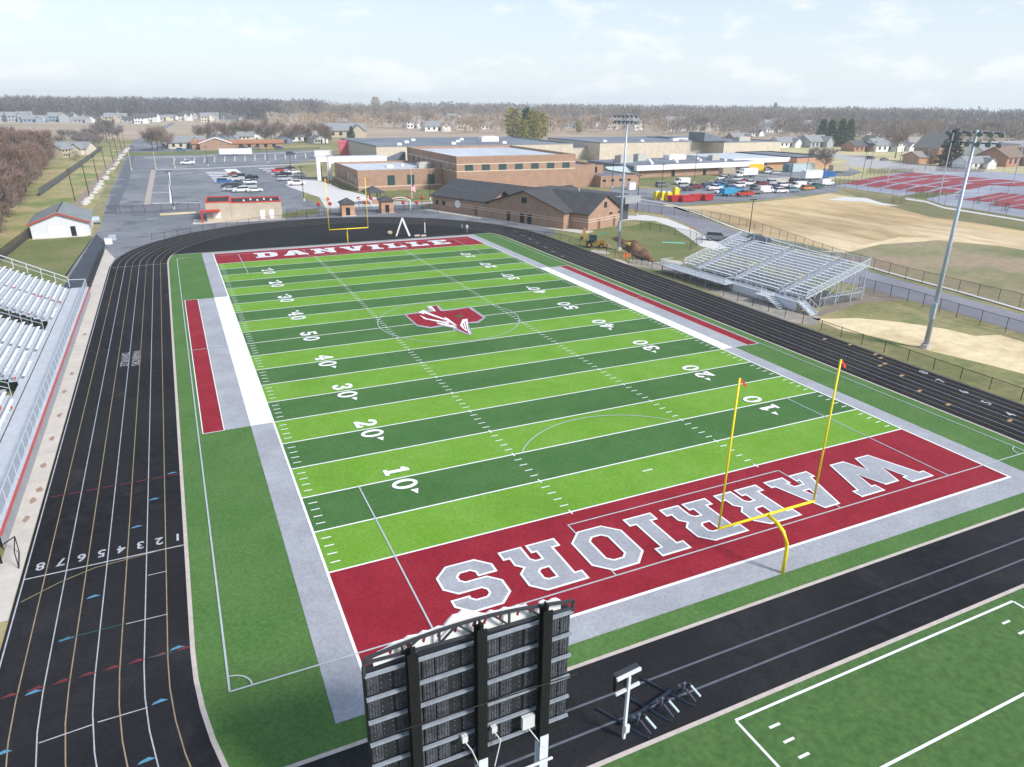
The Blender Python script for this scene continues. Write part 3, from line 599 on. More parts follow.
for r_ in range(rows):
    x = -2.3-.64*r_; z = 1.2+.33*(r_+1)
    tr = MB()
    spans = [(y0, y1)]
    for a_, b_ in voms:
        if 1 <= r_ <= 7:
            new = []
            for s0, s1 in spans:
                if s0 < b_ and a_ < s1: new += [(s0, b_), (a_, s1)]
                else: new.append((s0, s1))
            spans = new
    for s0, s1 in spans:
        tr.box(x-.64, s0, z-.42, x, s1, z-.38) if False else tr.box(x-.64, s0, z-.40, x, s1, z-.36); tr.box(x-.02, s0, z-.70, x+.0, s1, z-.36)
    tr.build('tread', alu_deck, st)
    if r_ == 0: spans = [(-8.4,-1.0), (-16.6,-10.0), (-29.2,-22.2), (-37.6,-30.9), (-50.2,-43.5), (-58.6,-52)]; 
    for s0, s1 in spans:
        cuts = [s0]+[c for c in sorted(cross) if s0 < c < s1]+[s1]
        for k in range(len(cuts)-1):
            a_ = cuts[k]+(.55 if k > 0 else .15); b_ = cuts[k+1]-(.55 if k < len(cuts)-2 else .15)
            if r_ in (0,) and random.random() < .3: b_ -= 2
            segs.append((x-.45, a_, b_, z))
for (x, a_, b_, z) in segs[:98]:
    MB().box(x, a_, z, x+.27, b_, z+.045).build('bench', alu_seat, st)
bk = MB()
for (x, a_, b_, z) in segs[:98]:
    k = a_+.6
    while k < b_: bk.box(x+.08, k, z-.36, x+.16, k+.05, z); k += 1.9
bk.build('bench_brackets', alu_deck, st)
for a_, b_ in voms:
    v = MB()
    for q in ((a_), (b_)): v.bar((-2.9,q,2.6), (-7.6,q,4.9), .05); v.bar((-2.9,q,2.1), (-7.6,q,4.4), .05)
    for q in range(6):
        for e in (a_, b_): v.bar((-2.9-.94*q, e, 1.2+.46*q), (-2.9-.94*q, e, 2.6+.46*q), .05)
    v.bar((-7.6,a_,4.9), (-7.6,b_,4.9), .05); v.bar((-7.6,a_,4.4), (-7.6,b_,4.4), .05); v.bar((-2.9,a_,2.6), (-2.9,b_,2.6), .05)
    v.build('stair_railing', galv, st)
    s_ = MB().box(-7.6, b_, .02, -2.9, a_, .06); s_.box(-7.64, b_, .02, -7.6, a_, 3.5); s_.build('stairwell', dark_m, st)
    q = MB()
    for k in range(5): q.box(-6.4+.5*k, b_+.3, .1+.2*k, -5.9+.5*k, a_-.3, .16+.2*k)
    q.build('steps', alu, st)
rd = MB()
for k in range(26):
    x = -2.5-.64*random.randint(0, 7); y = random.choice(cross+[v_[0] for v_ in voms]+[-46,-55])+random.uniform(-.5,.5); z = 1.2+(-x-1.7)/.64*.33
    rd.box(x+.05, y, z-.22, x+.17, y+.07, z+.02)
rd.build('end_caps', red_p, st)
er = MB(); er.bar((-.25,y1,2.3), (-2.3,y1,2.4), .07); er.bar((-2.3,y1+.05,2.7), (-12.6,y1+.05,8.0), .09); er.bar((-2.3,y1+.05,2.1), (-12.6,y1+.05,7.4), .05)
for k in range(8): er.bar((-2.3-1.47*k, y1+.05, 1.4+.757*k), (-2.3-1.47*k, y1+.05, 2.7+.757*k), .07)
er.build('end_railing', alu, st)
us = MB()
for k in range(8):
    for y in (-1, -8, -16): us.bar((-2.6-1.3*k, y, 0), (-2.6-1.3*k, y, 1.2+.66*k), .1)
us.build('frame', galv, st)
ramp = MB(); ramp.box(-2.6, y0-2.6, .25, -.2, y0, .32); ramp.build('landing', alu_deck, st)
gt = thing('gate', 'open black steel gate at the near end of the home stand', 'gate', (-17.35, 18.0, 0), R(20))
mb = MB(); mb.bar((0,0,0),(0,0,1.9),.09); mb.bar((0,1.5,0),(0,1.5,1.9),.09); mb.bar((0,0,1.85),(0,1.5,1.85),.07); mb.bar((0,0,.15),(0,1.5,.15),.07)
mb.build('gate_frame', black_p, gt)
mb = MB()
for k in range(1, 9): mb.bar((0,k*.165,.15),(0,k*.165,1.85),.025)
mb.build('gate_bars', black_p, gt)
mb = MB(); mb.bar((.1,-.1,1.2),(1.0,.5,1.2),.05); mb.bar((1.0,.5,0.05),(1.0,.5,1.2),.05); mb.bar((1.0,.5,.1),(.6,-1.3,.1),.05); mb.bar((1.0,.5,1.2),(.6,-1.3,1.2),.05); mb.bar((.6,-1.3,.05),(.6,-1.3,1.2),.05)
mb.build('side_rail', black_p, gt)

# ---- visitor stand
vs = thing('bleacher_stand', 'aluminium visitor bleacher stand on the right beyond the running track', 'bleachers', (69.4, 40.6, 0), R(3.6))
Lb = 24.0; nr = 15; dx, dz = .80, .230; zz0 = 1.55
bl = [(0.1,3.5),(4.7,12.4),(13.6,20.4),(21.6,23.9)]
for r_ in range(nr):
    x = .7+dx*r_; z = zz0+dz*r_
    MB().box(x+.42, 0, z-.02, x+dx-.06, Lb, z+.02).build('footboard', alu_deck, vs)
    for a_, b_ in bl:
        MB().box(x+.0, a_, z+.38, x+.30, b_, z+.43).build('bench', alu_seat, vs)
rs = MB()
for r_ in range(nr):
    x = .7+dx*r_; z = zz0+dz*r_
    for a_, b_ in bl:
        k = a_+.5
        while k < b_: rs.box(x+.12, k, z-.1, x+.17, k+.04, z+.38); k += 1.8
rs.build('bench_brackets', alu_deck, vs)
for ya in (3.5, 12.4, 20.4):
    ai = MB()
    for k in range(nr*2): ai.box(.7+dx/2*k, ya+.06, zz0+dz/2*k, .7+dx/2*(k+1), ya+1.14, zz0+dz/2*k+.13)
    ai.build('aisle', alu_deck, vs)
    hr = MB()
    for k in range(0, nr, 3): hr.bar((1+dx*k, ya+.6, zz0+dz*k+.1), (1+dx*k, ya+.6, zz0+dz*k+1.0), .05); hr.bar((1+dx*k, ya+.6, zz0+dz*k+1.0), (1+dx*(k+1.6), ya+.6, zz0+dz*(k+1.6)+1.0), .05)
    hr.build('aisle_rail', alu, vs)
dkk = MB(); dkk.box(-.62, 0, 1.15, .98, Lb+2.8, 1.22); dkk.box(-2.2, 12.0, 1.15, -.62, Lb+2.8, 1.22); dkk.box(-2.1, 4.2, 1.15, -.62, 6.4, 1.22); dkk.build('walkway', alu_deck, vs)
MB().box(-.72, 0.2, .05, -.64, 11.9, 1.12).build('skirt', alu, vs)
fr = MB()
for xx, a_, b_ in ((-.62, .2, 4.1), (-.62, 6.5, 11.9), (-2.1, 4.3, 6.3), (-2.2, 12.0, Lb+2.8)):
    fr.bar((xx,a_,2.2), (xx,b_,2.2), .06); fr.bar((xx,a_,1.7), (xx,b_,1.7), .04)
    k = a_
    while k <= b_+.01: fr.bar((xx,k,1.2), (xx,k,2.2), .06); k += 1.03
fr.bar((-2.2,12,2.2),(-.62,12,2.2),.06); fr.bar((-2.2,Lb+2.8,2.2),(.7,Lb+2.8,2.2),.06)
fr.build('front_railing', alu, vs)
pn = MB(); pn.add([(-.62,.2,1.25),(-.62,4.1,1.25),(-.62,4.1,2.2),(-.62,.2,2.2)], [(0,1,2,3)]); pn.add([(-.62,6.5,1.25),(-.62,11.9,1.25),(-.62,11.9,2.2),(-.62,6.5,2.2)], [(0,1,2,3)]); pn.add([(-2.2,12,1.25),(-2.2,Lb+2.8,1.25),(-2.2,Lb+2.8,2.2),(-2.2,12,2.2)], [(0,1,2,3)]); pn.build('railing_mesh', linkmat('link_alu2', (.42,.48,.56), .32), vs)
for yy, nm in ((-.1,0), (Lb+.1,1)):
    er = MB(); zt = zz0+dz*nr
    er.bar((.7,yy,zz0+1.0), (.7+dx*nr,yy,zt+1.0), .06); er.bar((.7,yy,zz0+.1), (.7+dx*nr,yy,zt+.1), .10)
    for k in range(0, nr+1, 3): er.bar((.7+dx*k,yy,zz0+dz*k), (.7+dx*k,yy,zz0+dz*k+1.2), .06)
    er.build('end_railing', alu, vs)
    pn = MB(); pn.add([(.7,yy,zz0+.1),(.7+dx*nr,yy,zt+.1),(.7+dx*nr,yy,zt+1.2),(.7,yy,zz0+1.2)], [(0,1,2,3)]); pn.build('end_mesh', MATS['link_alu2'], vs)
br_ = MB(); X = .7+dx*nr; zt = zz0+dz*nr
br_.bar((X,0,zt+1.0), (X,Lb,zt+1.0), .05)
for k in range(10): br_.bar((X,Lb*k/9,zt-.2), (X,Lb*k/9,zt+1.0), .06)
br_.build('back_railing', alu, vs)
pn = MB(); pn.add([(X,0,zt),(X,Lb,zt),(X,Lb,zt+1.0),(X,0,zt+1.0)], [(0,1,2,3)]); pn.build('back_mesh', MATS['link_alu2'], vs)
fm = MB()
for j in range(8):
    y = .2+(Lb-.4)*j/7
    for k in (0, 4, 8, 12, 15): fm.bar((.7+dx*k, y, 0), (.7+dx*k, y, zz0+dz*k), .12)
    for k, k2 in ((4,8),(8,12),(12,15)): fm.bar((.7+dx*k, y, .2), (.7+dx*k2, y, zz0+dz*k2-.2), .07)
    fm.bar((-.5,y,0),(-.5,y,1.15),.1)
    if y > 12: fm.bar((-2.1,y+2.4,0),(-2.1,y+2.4,1.15),.1)
fm.bar((.7+dx*4,.2,1.2),(X,.2,1.2),.08); fm.build('frame', galv, vs)
MB().box(.6,.3,.01,12.6,Lb,.03).build('ground_pad_or_shade', mat('under_shade', (.10,.095,.09), .25, 1.0), vs)  # added dark sheet: the shade below the benches painted onto the ground
sm = MB()
for k in range(7): sm.box(-.6, -2.1+.3*k, .02+.165*k, .7, -1.75+.3*k, .12+.165*k)
sm.bar((-.62,-2.1,.1),(-.62,0,1.2),.08,.25); sm.bar((.74,-2.1,.1),(.74,0,1.2),.08,.25)
sm.build('stairs', alu, vs)
sr = MB()
for xx in (-.62, .74):
    sr.bar((xx,-2.1,1.0),(xx,0,2.15),.05)
    for k in range(4): sr.bar((xx,-2.1+.7*k,.1+.38*k),(xx,-2.1+.7*k,1.0+.38*k),.05)
sr.build('stair_railing', alu, vs)
s2 = MB()
for k in range(6): s2.box(-2.1, 1.8+.4*k, .1+.18*k, -.8, 2.2+.4*k, .18+.18*k)
s2.build('stairs', alu, vs)
fence('stand_fence', [(84.5,43.2),(76.5,41.6),(73.2,40.2)], 1.4, 'grey chain link fence under the near end of the visitor stand', mt=mesh_g, post=galv, step=2.4)

# ---- buildings
def gable_body(t, u0, u1, v0, v1, h, ridge, roofm, wallm, axis='u', oh=.5, thick=.22):
    """walls with gable ends and a roof of two slabs"""
    w_ = MB()
    if axis == 'u':
        vm = (v0+v1)/2
        w_.add([(u0,v0,0),(u1,v0,0),(u1,v1,0),(u0,v1,0),(u0,v0,h),(u1,v0,h),(u1,v1,h),(u0,v1,h),(u0,vm,ridge),(u1,vm,ridge)],
               [(0,1,5,4),(2,3,7,6),(1,2,6,9,5),(3,0,4,8,7)])
        sl_ = (ridge-h)/((v1-v0)/2); P_ = lambda u, v: (u, v, h+.02+sl_*(min(v-v0, v1-v)))
        a = [P_(u0-oh, v0-oh), P_(u1+oh, v0-oh), P_(u1+oh, vm), P_(u0-oh, vm)]; b = [P_(u0-oh, vm), P_(u1+oh, vm), P_(u1+oh, v1+oh), P_(u0-oh, v1+oh)]
    else:
        um = (u0+u1)/2
        w_.add([(u0,v0,0),(u1,v0,0),(u1,v1,0),(u0,v1,0),(u0,v0,h),(u1,v0,h),(u1,v1,h),(u0,v1,h),(um,v0,ridge),(um,v1,ridge)],
               [(0,1,5,8,4),(2,3,7,9,6),(1,2,6,5),(3,0,4,7)])
        sl_ = (ridge-h)/((u1-u0)/2); P_ = lambda u, v: (u, v, h+.02+sl_*(min(u-u0, u1-u)))
        a = [P_(u0-oh, v0-oh), P_(um, v0-oh), P_(um, v1+oh), P_(u0-oh, v1+oh)]; b = [P_(um, v0-oh), P_(u1+oh, v0-oh), P_(u1+oh, v1+oh), P_(um, v1+oh)]
    wo = w_.build('wall', wallm, t); r_ = MB()
    for q in (a, b): r_.add(q+[(p[0],p[1],p[2]+thick) for p in q], [(3,2,1,0),(4,5,6,7),(0,1,5,4),(1,2,6,5),(2,3,7,6),(3,0,4,7)])
    return wo, r_.build('roof', roofm, t)
def opening(t, p, n, w_, h_, z, mt=None, name='window', fm=None):
    """window or door standing 3 cm proud of a wall; p = centre on wall line, n = outward normal"""
    n = Vector(n).normalized(); s_ = Vector((-n.y, n.x)); c = Vector(p); q = MB()
    def slab(mb, w2, z0, z1, d0, d1):
        vs_ = [c+s_*a+n*d for a in (-w2/2, w2/2) for d in (d0, d1)]
        mb.add([(v.x,v.y,z0) for v in vs_]+[(v.x,v.y,z1) for v in vs_], [(0,1,3,2),(4,6,7,5),(0,4,5,1),(1,5,7,3),(3,7,6,2),(2,6,4,0)])
    slab(q, w_, z, z+h_, -.02, .03); o = q.build(name, mt or glass, t)
    if fm:
        f = MB(); slab(f, w_+.2, z-.1, z, -.02, .06); slab(f, w_+.2, z+h_, z+h_+.1, -.02, .06)
        for sg in (-1, 1):
            c2 = c; c = c2+s_*sg*(w_/2+.05); slab(f, .1, z, z+h_, -.02, .06); c = c2
        f.build('frame', fm, o)
    return o
def flat_building(t, x0, y0, x1, y1, h, wallm, roofm, par=.35, bands=(), trim=None, z0=0):
    w_ = MB(); th = .3
    w_.prism([(x0,y0),(x1,y0),(x1,y1),(x0,y1)], z0, h, top=False)
    w_.build('wall', wallm, t)
    MB().poly([(x0+th,y0+th),(x1-th,y0+th),(x1-th,y1-th),(x0+th,y1-th)], h-par).build('roof', roofm, t)
    c = MB(); e = .04
    for a in ((x0-e,y0-e,x1+e,y0+th),(x0-e,y1-th,x1+e,y1+e),(x0-e,y0+th,x0+th,y1-th),(x1-th,y0+th,x1+e,y1-th)): c.box(a[0],a[1],h-par-.02,a[2],a[3],h+.12)
    c.build('parapet', trim or wallm, t)
    for zb in bands:
        b = MB(); e = .03; b.box(x0-e,y0-e,zb,x1+e,y0,zb+.28); b.box(x0-e,y0,zb,x0,y1,zb+.28); b.box(x1,y0,zb,x1+e,y1,zb+.28); b.build('stone_band', band, t)
def rooftop(t, items, parent=None):
    for (x, y, z, a, b, c, nm, m_) in items: MB().box(x,y,z,x+a,y+b,z+c).box(x+a*.15,y+b*.15,z+c,x+a*.85,y+b*.85,z+c*1.12).build(nm, m_, t)

# field house
FO = (54.8, 149.3); fa = R(-67.2)
fh = thing('field_house', 'brown brick field house with dark shingle gables beside the far right curve of the track', 'building', (*FO, 0), fa)
# local: +x along the facade (towards the camera), facade faces local -y ; body lies at local +y
gable_body(fh, 0, 19.62, 0.01, 16.4, 3.6, 6.95, shingle, brick, 'u', oh=.45)
gable_body(fh, 19.62, 42.6, -.12, 16.6, 3.62, 7.14, shingle, brick, 'v')
gable_body(fh, 33.0, 47.4, 2.4, 14.6, 3.58, 7.02, shingle, brick, 'u')
MB().add([(14,8.2,7.15),(31,8.2,7.15),(24,3.2,5.1),(24,13.2,5.1)], [(0,2,1),(0,1,3)]).build('valley_roof', shingle, fh)
for z in (1.75, 2.25):
    b = MB(); b.box(5,-.05,z,19.6,.01,z+.13); b.box(19.58,-.16,z,42.64,-.12,z+.13); b.box(42.62,2.36,z,47.4,2.4,z+.13); b.box(47.4,2.36,z,47.44,14.62,z+.13); b.build('stone_band', band, fh)
for u in (1.7, 4.2): opening(fh, (u, 0.0), (0,-1), 1.0, 1.0, 1.5, glassb)
opening(fh, (31.1, -.12), (0,-1), 1.5, 1.2, 4.6, glassb); opening(fh, (26.4,-.12), (0,-1), 1.1, 2.2, 0, glassb, 'door')
for u in (30.6, 32.8): opening(fh, (u,-.12), (0,-1), 1.3, 2.3, 0, glassb, 'door')
opening(fh, (47.4, 8.5), (1,0), 1.1, 1.2, 4.4, glassb)
for v in (6.4, 12.2): opening(fh, (47.4, v), (1,0), .9, 2.1, 0, mat('door_brown', (.16,.10,.08), .1, 2), 'door')
opening(fh, (15.6, 0), (0,-1), 1.0, 2.1, 0, MATS['door_brown'], 'door')
for v in (10.2, 13.6): MB().box(47.44,v,2.9,47.7,v+.8,3.2).build('wall_lamp', black_p, fh)
em = MB(); em.tube([(9.3,-.02,2.3),(9.3,-.1,2.3)], .95, 20); em.build('wall_emblem', white_p, fh)
MB().poly([(-1,-2.4),(19,-2.4),(19,0),(-1,0)], .10).prism([(-1,-2.4),(19,-2.4),(19,0),(-1,0)], 0, .1, False).prism([(19,-1.6),(49,-1.6),(49,2.3),(43,2.3),(43,-.15),(19,-.15)], 0, .09).build('apron', conc, fh)
MB().box(20, 17.2, 0, 44, 23, 5.9).build('service_block', mat('block_dark', (.07,.075,.085), .15, 1), fh)
MB().box(40.5, 16.9, 4.3, 47, 23.3, 5.75).build('service_roof', mat('block_grey', (.30,.31,.33), .1, 1), fh)
MB().tube([(38.5,10.4,5.9),(38.5,10.4,7.6)], .16, 8).build('vent_pipe', alu, fh)
MB().box(41,11.4,5.8,42.2,12.4,6.5).build('roof_vent', alu, fh)

# school wing, gym and low blocks
sw = thing('school_wing', 'single storey brown brick school wing with tall dark windows and pale flat roof', 'building', (46.5, 194, 0))
flat_building(sw, 0, 0, 27.1, 33, 6.0, brick, roof_l, .5, (1.05,))
for x in (10.3, 16.6, 23.2): opening(sw, (x,0), (0,-1), 2.1, 2.7, 1.6, glass, fm=dark_m)
for k in range(6): opening(sw, (0, 3.2+4.6*k), (-1,0), 1.3, 3.1, 1.5, glass)
rooftop(sw, [(13,14,5.5,2.2,2.2,.7,'roof_hatch',white_p), (22,8,5.5,4,2.6,1.7,'air_handler',mat('hvac', (.48,.47,.42), .1, 1)), (19,18,5.5,1,1,.6,'roof_vent',white_p)])
gy = thing('gymnasium', 'tall brown brick gymnasium block with a row of square windows and pale roof', 'building', (73.72, 181.6, 0))
flat_building(gy, 0, 0, 41.1, 50, 10.3, brick, roof_l, .6, (5.9, 8.0), brick)
for k in range(7): opening(gy, (4.0+5.6*k, 0), (0,-1), 2.7, 1.75, 6.2, glass)
for k in range(8): opening(gy, (0, 2.6+5.7*k), (-1,0), 1.9, 1.75, 6.2, glass)
lw_ = thing('school_annex', 'low brick annex with stepped wall to the right of the gymnasium', 'building', (114.9, 181.0, 0))
flat_building(lw_, 0, 1, 7.6, 34, 6.9, brick, roof_d, .4)
flat_building(lw_, 7.62, -3, 23, 30, 3.5, brick, roof_d, .3)
flat_building(lw_, 9.6, 8, 15.2, 28, 6.0, brick, roof_l, .3, z0=3.3)
for k in range(4): opening(lw_, (9+3.2*k, -3), (0,-1), 1.3, .7, 1.8, glassb)
opening(lw_, (12.2, 8), (0,-1), 1.2, 1.9, 3.7, glassb)
gh = thing('greenhouse', 'pale glazed greenhouse beside the low school annex', 'greenhouse', (*gr(611,179), 0))
gable_body(gh, 0, 17, 0, 9, 2.3, 3.9, mat('poly_glass', (.46,.55,.55), .12, 1.0, .3), MATS['poly_glass'], 'u', oh=.1, thick=.08)
mb = MB()
for k in range(8): mb.bar((17*k/7,-.06,0), (17*k/7,-.06,2.3), .1)
mb.build('glazing_bars', galv, gh)
lb = thing('classroom_block', 'long low brick classroom block with deep white fascia', 'building', (0,0,0))
A, B = Vector(gr(640,178)), Vector(gr(758,172.5)); d = (B-A).normalized(); nrm = Vector((-d.y, d.x)); ang = math.atan2(d.y, d.x); L = (B-A).length
lb.location = (A.x, A.y, 0); lb.rotation_euler[2] = ang
flat_building(lb, 0, 0, L, 30, 2.6, brick, roof_l, .1)
MB().box(-3,-1.6,2.75,L+1,.0,4.5).build('fascia', white_p, lb)
MB().box(-3,.02,2.75,L+1,31,4.3).build('upper_roof', roof_d, lb)
for k in (.26, .52): opening(lb, (L*k, 0), (0,-1), 1.6, 2.2, 0, glassb, 'door')
rooftop(lb, [(8+4.9*k, 4+(k*7 % 18), 4.3, 1.1, 1.1, .8, 'roof_vent', white_p) for k in range(9)]+[(1,14,4.3,6,4,2.6,'air_handler',MATS['hvac']), (14,20,4.3,5,3.4,2.4,'air_handler',MATS['hvac']), (30,20,4.3,9,4,1.8,'roof_equipment',white_p), (46,12,4.3,4,3,1.8,'air_handler',MATS['hvac'])])
eb = thing('entrance_block', 'brick block with white fascia and orange brick end behind the parked trucks', 'building', (214, 206, 0), R(3))
flat_building(eb, 0, 8, 36, 40, 2.9, brick_o, roof_d, .1); MB().box(-6,6.6,2.95,27.5,8,4.7).build('fascia', white_p, eb); MB().box(-6,8.02,2.95,27.5,40,4.6).build('upper_roof', roof_l, eb)
flat_building(eb, 27.6, 3.2, 50, 40, 4.9, brick_o, roof_d, .3, trim=dark_m)
MB().box(8,7.9,0,15,8.02,2.7).build('loading_bay', mat('shutter_grey', (.16,.18,.22), .1, 1), eb)
def beige_block(name, lab, x0, y0, x1, y1, h, items=(), skew=0):
    t = thing(name, lab, 'building', (x0, y0, 0), skew)
    flat_building(t, 0, 0, x1-x0, y1-y0, h, beige, roof_d, .4, trim=mat('coping', (.20,.22,.26), .1, 1)); rooftop(t, items); return t
beige_block('school_hall', 'long beige panelled school hall with wide dark roof behind the brick wing', 74.4, 277, 168, 345, 8.2, [(12+8.5*k, 10+(k*17 % 50), 7.8, 2, 1.6, .9, 'roof_vent', white_p) for k in range(7)]+[(60,30,7.8,9,4,2.2,'air_handler',white_p)])
beige_block('school_hall', 'beige panelled hall behind the gymnasium roof at centre right', 184, 279, 256, 330, 8.2, [(10,12,7.8,2,2,.8,'roof_vent',white_p),(30,8,7.8,2,2,.8,'roof_vent',white_p),(52,10,7.8,12,3,1.2,'air_handler',white_p)], R(2))
beige_block('school_hall', 'beige panelled hall at the right end of the school with sloping skylight', 250, 268, 290, 330, 8.2, [(20,10,7.8,8,5,2,'air_handler',MATS['hvac'])], R(3))
beige_block('brick_core', 'small flat brick block between the two beige halls', 168, 290, 184, 320, 5.5, [(3,3,5.1,5,4,2.2,'air_handler',white_p)])
t = thing('skylight', 'dark wedge shaped roof monitor on the right hand hall', 'skylight', (243, 275, 8.3), R(3)); MB().add([(0,0,0),(20,0,0),(20,12,0),(0,12,0),(0,0,4.2),(0,12,4.2)], [(0,1,4),(1,2,5,4),(2,3,5),(3,0,4,5)]).build('monitor', roof_d, t)
t = thing('skylight', 'dark wedge shaped roof slope between brick wing and beige hall', 'skylight', (64, 233, 0)); MB().add([(0,0,0),(9.5,0,0),(9.5,4,0),(0,4,0),(0,0,5.2),(9.5,0,8.6),(9.5,4,8.6),(0,4,5.2)], [(0,1,5,4),(1,2,6,5),(2,3,7,6),(3,0,4,7),(4,5,6,7)]).build('slope', roof_d, t)
cp = thing('entrance_canopy', 'white entrance canopy with square portal left of the school wing', 'canopy', (40.7, 228.1, 0))
mb = MB(); mb.box(0,0,0,1.2,1.2,6.2); mb.box(3.6,0,0,4.9,1.2,6.2); mb.box(0,0,6.22,4.9,1.2,7.8); mb.build('portal', white_p, cp)
MB().box(4.92,.1,5.6,24.5,1.2,7.7).build('fascia', white_p, cp); MB().box(0,1.22,7.3,24.5,6,7.7).build('roof', roof_l, cp); MB().box(1.25,.9,0,1.7,1.1,4.6).build('door', glassb, cp)

# concession stand
cs = thing('concession_stand', 'tan block concession stand with black roof and red trim at the far left curve', 'building', (1.3, 149.2, 0), R(-4.8))
flat_building(cs, 5.2, 0, 16.2, 9, 3.9, block, mat('roof_black', (.035,.035,.04), .2, 1), .10, trim=red_p)
flat_building(cs, 0, -1.2, 5.18, 9, 4.3, block, MATS['roof_black'], .10, trim=red_p)
MB().box(-1.2,-3.0,2.45,2.9,-1.25,2.75).build('awning', red_p, cs); MB().box(-1.1,-2.9,0,-.75,-2.6,2.45).build('awning_post', red_p, cs)
opening(cs, (2.2,-1.2), (0,-1), 1.5, 1.2, .8, white_p); 
for x in (11.9, 13.9): opening(cs, (x,0), (0,-1), 1.0, 2.1, 0, white_p, 'door')
MB().prism([(-3,-3.4),(16.6,-2.2),(16.6,-.05),(5.2,-.05),(5.2,-1.25),(-.05,-1.25),(-.05,3),(-3,3)], 0, .12).build('apron', conc, cs)
for k in range(5): MB().box(8+1.5*k,3+(k % 2)*1.6,3.62,8.35+1.5*k,3.35+(k % 2)*1.6,4.15).build('roof_vent', white_p, cs)
# white shed
sh = thing('storage_shed', 'white metal storage shed with grey shingle roof and red trim', 'building', (-31.0, 138.4, 0), R(2))
gable_body(sh, 0, 9.9, 0, 15.6, 2.75, 4.7, shingle_g, mat('white_siding', (.63,.65,.69), .05, 1.0, .6), 'v', oh=.45)
for a_, b_ in (((-.5,-.5,2.55),(4.95,-.5,4.62)), ((4.95,-.5,4.62),(10.4,-.5,2.55))): MB().bar((a_[0],a_[1],a_[2]+.05),(b_[0],b_[1],b_[2]+.05),.08,.22).build('trim', red_p, sh)
opening(sh, (4.4,0), (0,-1), 3.0, 2.35, 0, white_p, 'garage_door', fm=mat('trim_grey', (.55,.56,.60), .05, 2)); opening(sh, (7.1,0), (0,-1), .9, 2.0, 0, glassb, 'door')
opening(sh, (9.9,3.2), (1,0), .9, 1.0, 1.2, glassb); opening(sh, (9.9,6.4), (1,0), 1.6, 2.1, 0, mat('door_red', (.45,.20,.20), .1, 2), 'door')
MB().bar((4.95,-.4,4.95),(4.95,16,4.95),.25,.12).build('ridge_cap', dark_m, sh)
MB().prism([(0,-1.0),(9.4,-1.0),(9.4,-.02),(0,-.02)], 0, .08).build('apron', conc, sh)
# gate booths
def booth(loc, rz, label, w_=3.1, h_=2.9):
    t = thing('gate_booth', label, 'booth', loc, rz); h2 = w_/2
    MB().prism([(-h2,-h2),(h2,-h2),(h2,h2),(-h2,h2)], 0, h_).build('wall', brick_o, t); e = h2+.45
    MB().add([(-e,-e,h_),(e,-e,h_),(e,e,h_),(-e,e,h_),(0,0,h_+1.25)], [(3,2,1,0),(0,1,4),(1,2,4),(2,3,4),(3,0,4)]).build('roof', shingle, t)
    opening(t, (-.1,-h2), (0,-1), .95, 1.8, .15, glassb, 'door'); MB().prism([(-h2-.2,-h2-.7),(h2+.2,-h2-.7),(h2+.2,-h2-.02),(-h2-.2,-h2-.02)], 0, .12).build('apron', conc, t)
    return t
booth((32.6,147.6,0), R(-3), 'left brick ticket booth with dark hipped roof at the stadium gate')
booth((42.6,149.0,0), R(-3), 'right brick ticket booth with dark hipped roof at the stadium gate')
ks = thing('kiosk', 'open brick kiosk with dark hipped roof behind the ticket booths', 'kiosk', (43.8, 166, 0))
mb = MB()
for x in (-1.6, 1.3):
    for y in (-1.6, 1.3): mb.box(x,y,0,x+.35,y+.35,3.0)
mb.box(-1.2,-1.55,0,1.3,-1.3,1.2); mb.build('pillar', brick, ks)
MB().add([(-2.9,-2.9,3.0),(2.9,-2.9,3.0),(2.9,2.9,3.0),(-2.9,2.9,3.0),(0,0,4.6)], [(3,2,1,0),(0,1,4),(1,2,4),(2,3,4),(3,0,4)]).build('roof', shingle, ks)
for (px_, py_, ln, lab) in ((364,212,4.4,'white arched steel gate between the two ticket booths'), (401,211,5.6,'white arched steel gate right of the ticket booths')):
    x, y = gr(px_, py_); t = thing('arch_gate', lab, 'gate', (x, y+1, 0))
    mb = MB()
    for s in (-1, 1): mb.bar((s*ln/2,0,0),(s*ln/2,0,2.5),.2)
    mb.tube([(-ln/2+ln*k/10, 0, 2.5+.75*math.sin(math.pi*k/10)) for k in range(11)], .09, 6); mb.tube([(-ln/2+ln*k/10, 0, 2.2+.55*math.sin(math.pi*k/10)) for k in range(11)], .05, 6)
    mb.build('arch', white_p, t)
    mb = MB()
    for k in range(1, 22): mb.bar((-ln/2+ln*k/22,0,.1),(-ln/2+ln*k/22,0,2.1),.03)
    mb.bar((-ln/2,0,2.1),(ln/2,0,2.1),.05); mb.build('bars', black_p, t)
fence('plaza_fence', [(44.6,148.8),(50,149.6),(54.3,150)], 1.9, 'black rail fence between ticket booth and field house', step=2.7)
fence('plaza_fence', [(30.6,147.6),(27,147),(23,147.5),(18.5,148.5)], 1.9, 'black rail fence between concession stand and ticket booth', step=2.7)
gp = 'red globes on posts around the stadium gate'
for i, (px_, py_) in enumerate(((327.5,199),(358.5,198.3),(371,198),(395.5,198),(408.7,197.8),(422,197.6),(318.5,203.8),(330,203.6),(364.7,202.6),(403.2,202.4),(416.7,202.4),(317.5,203.8),(339,199.5))[:11]):
    zc = 2.3; x, y = gr(px_, py_, zc)
    t = thing('globe_post', 'red globe on a thin dark post, in the %s row at the stadium gate' % ('farther' if i < 6 else 'nearer'), 'globe', (x, y, 0), 0, gp+(' far row' if i < 6 else ' near row'))
    MB().ball((0,0,zc), .45, 14).build('globe', balloon, t, True); MB().tube([(0,0,0),(0,0,zc-.45)], .05, 6).build('post', dark_m, t)

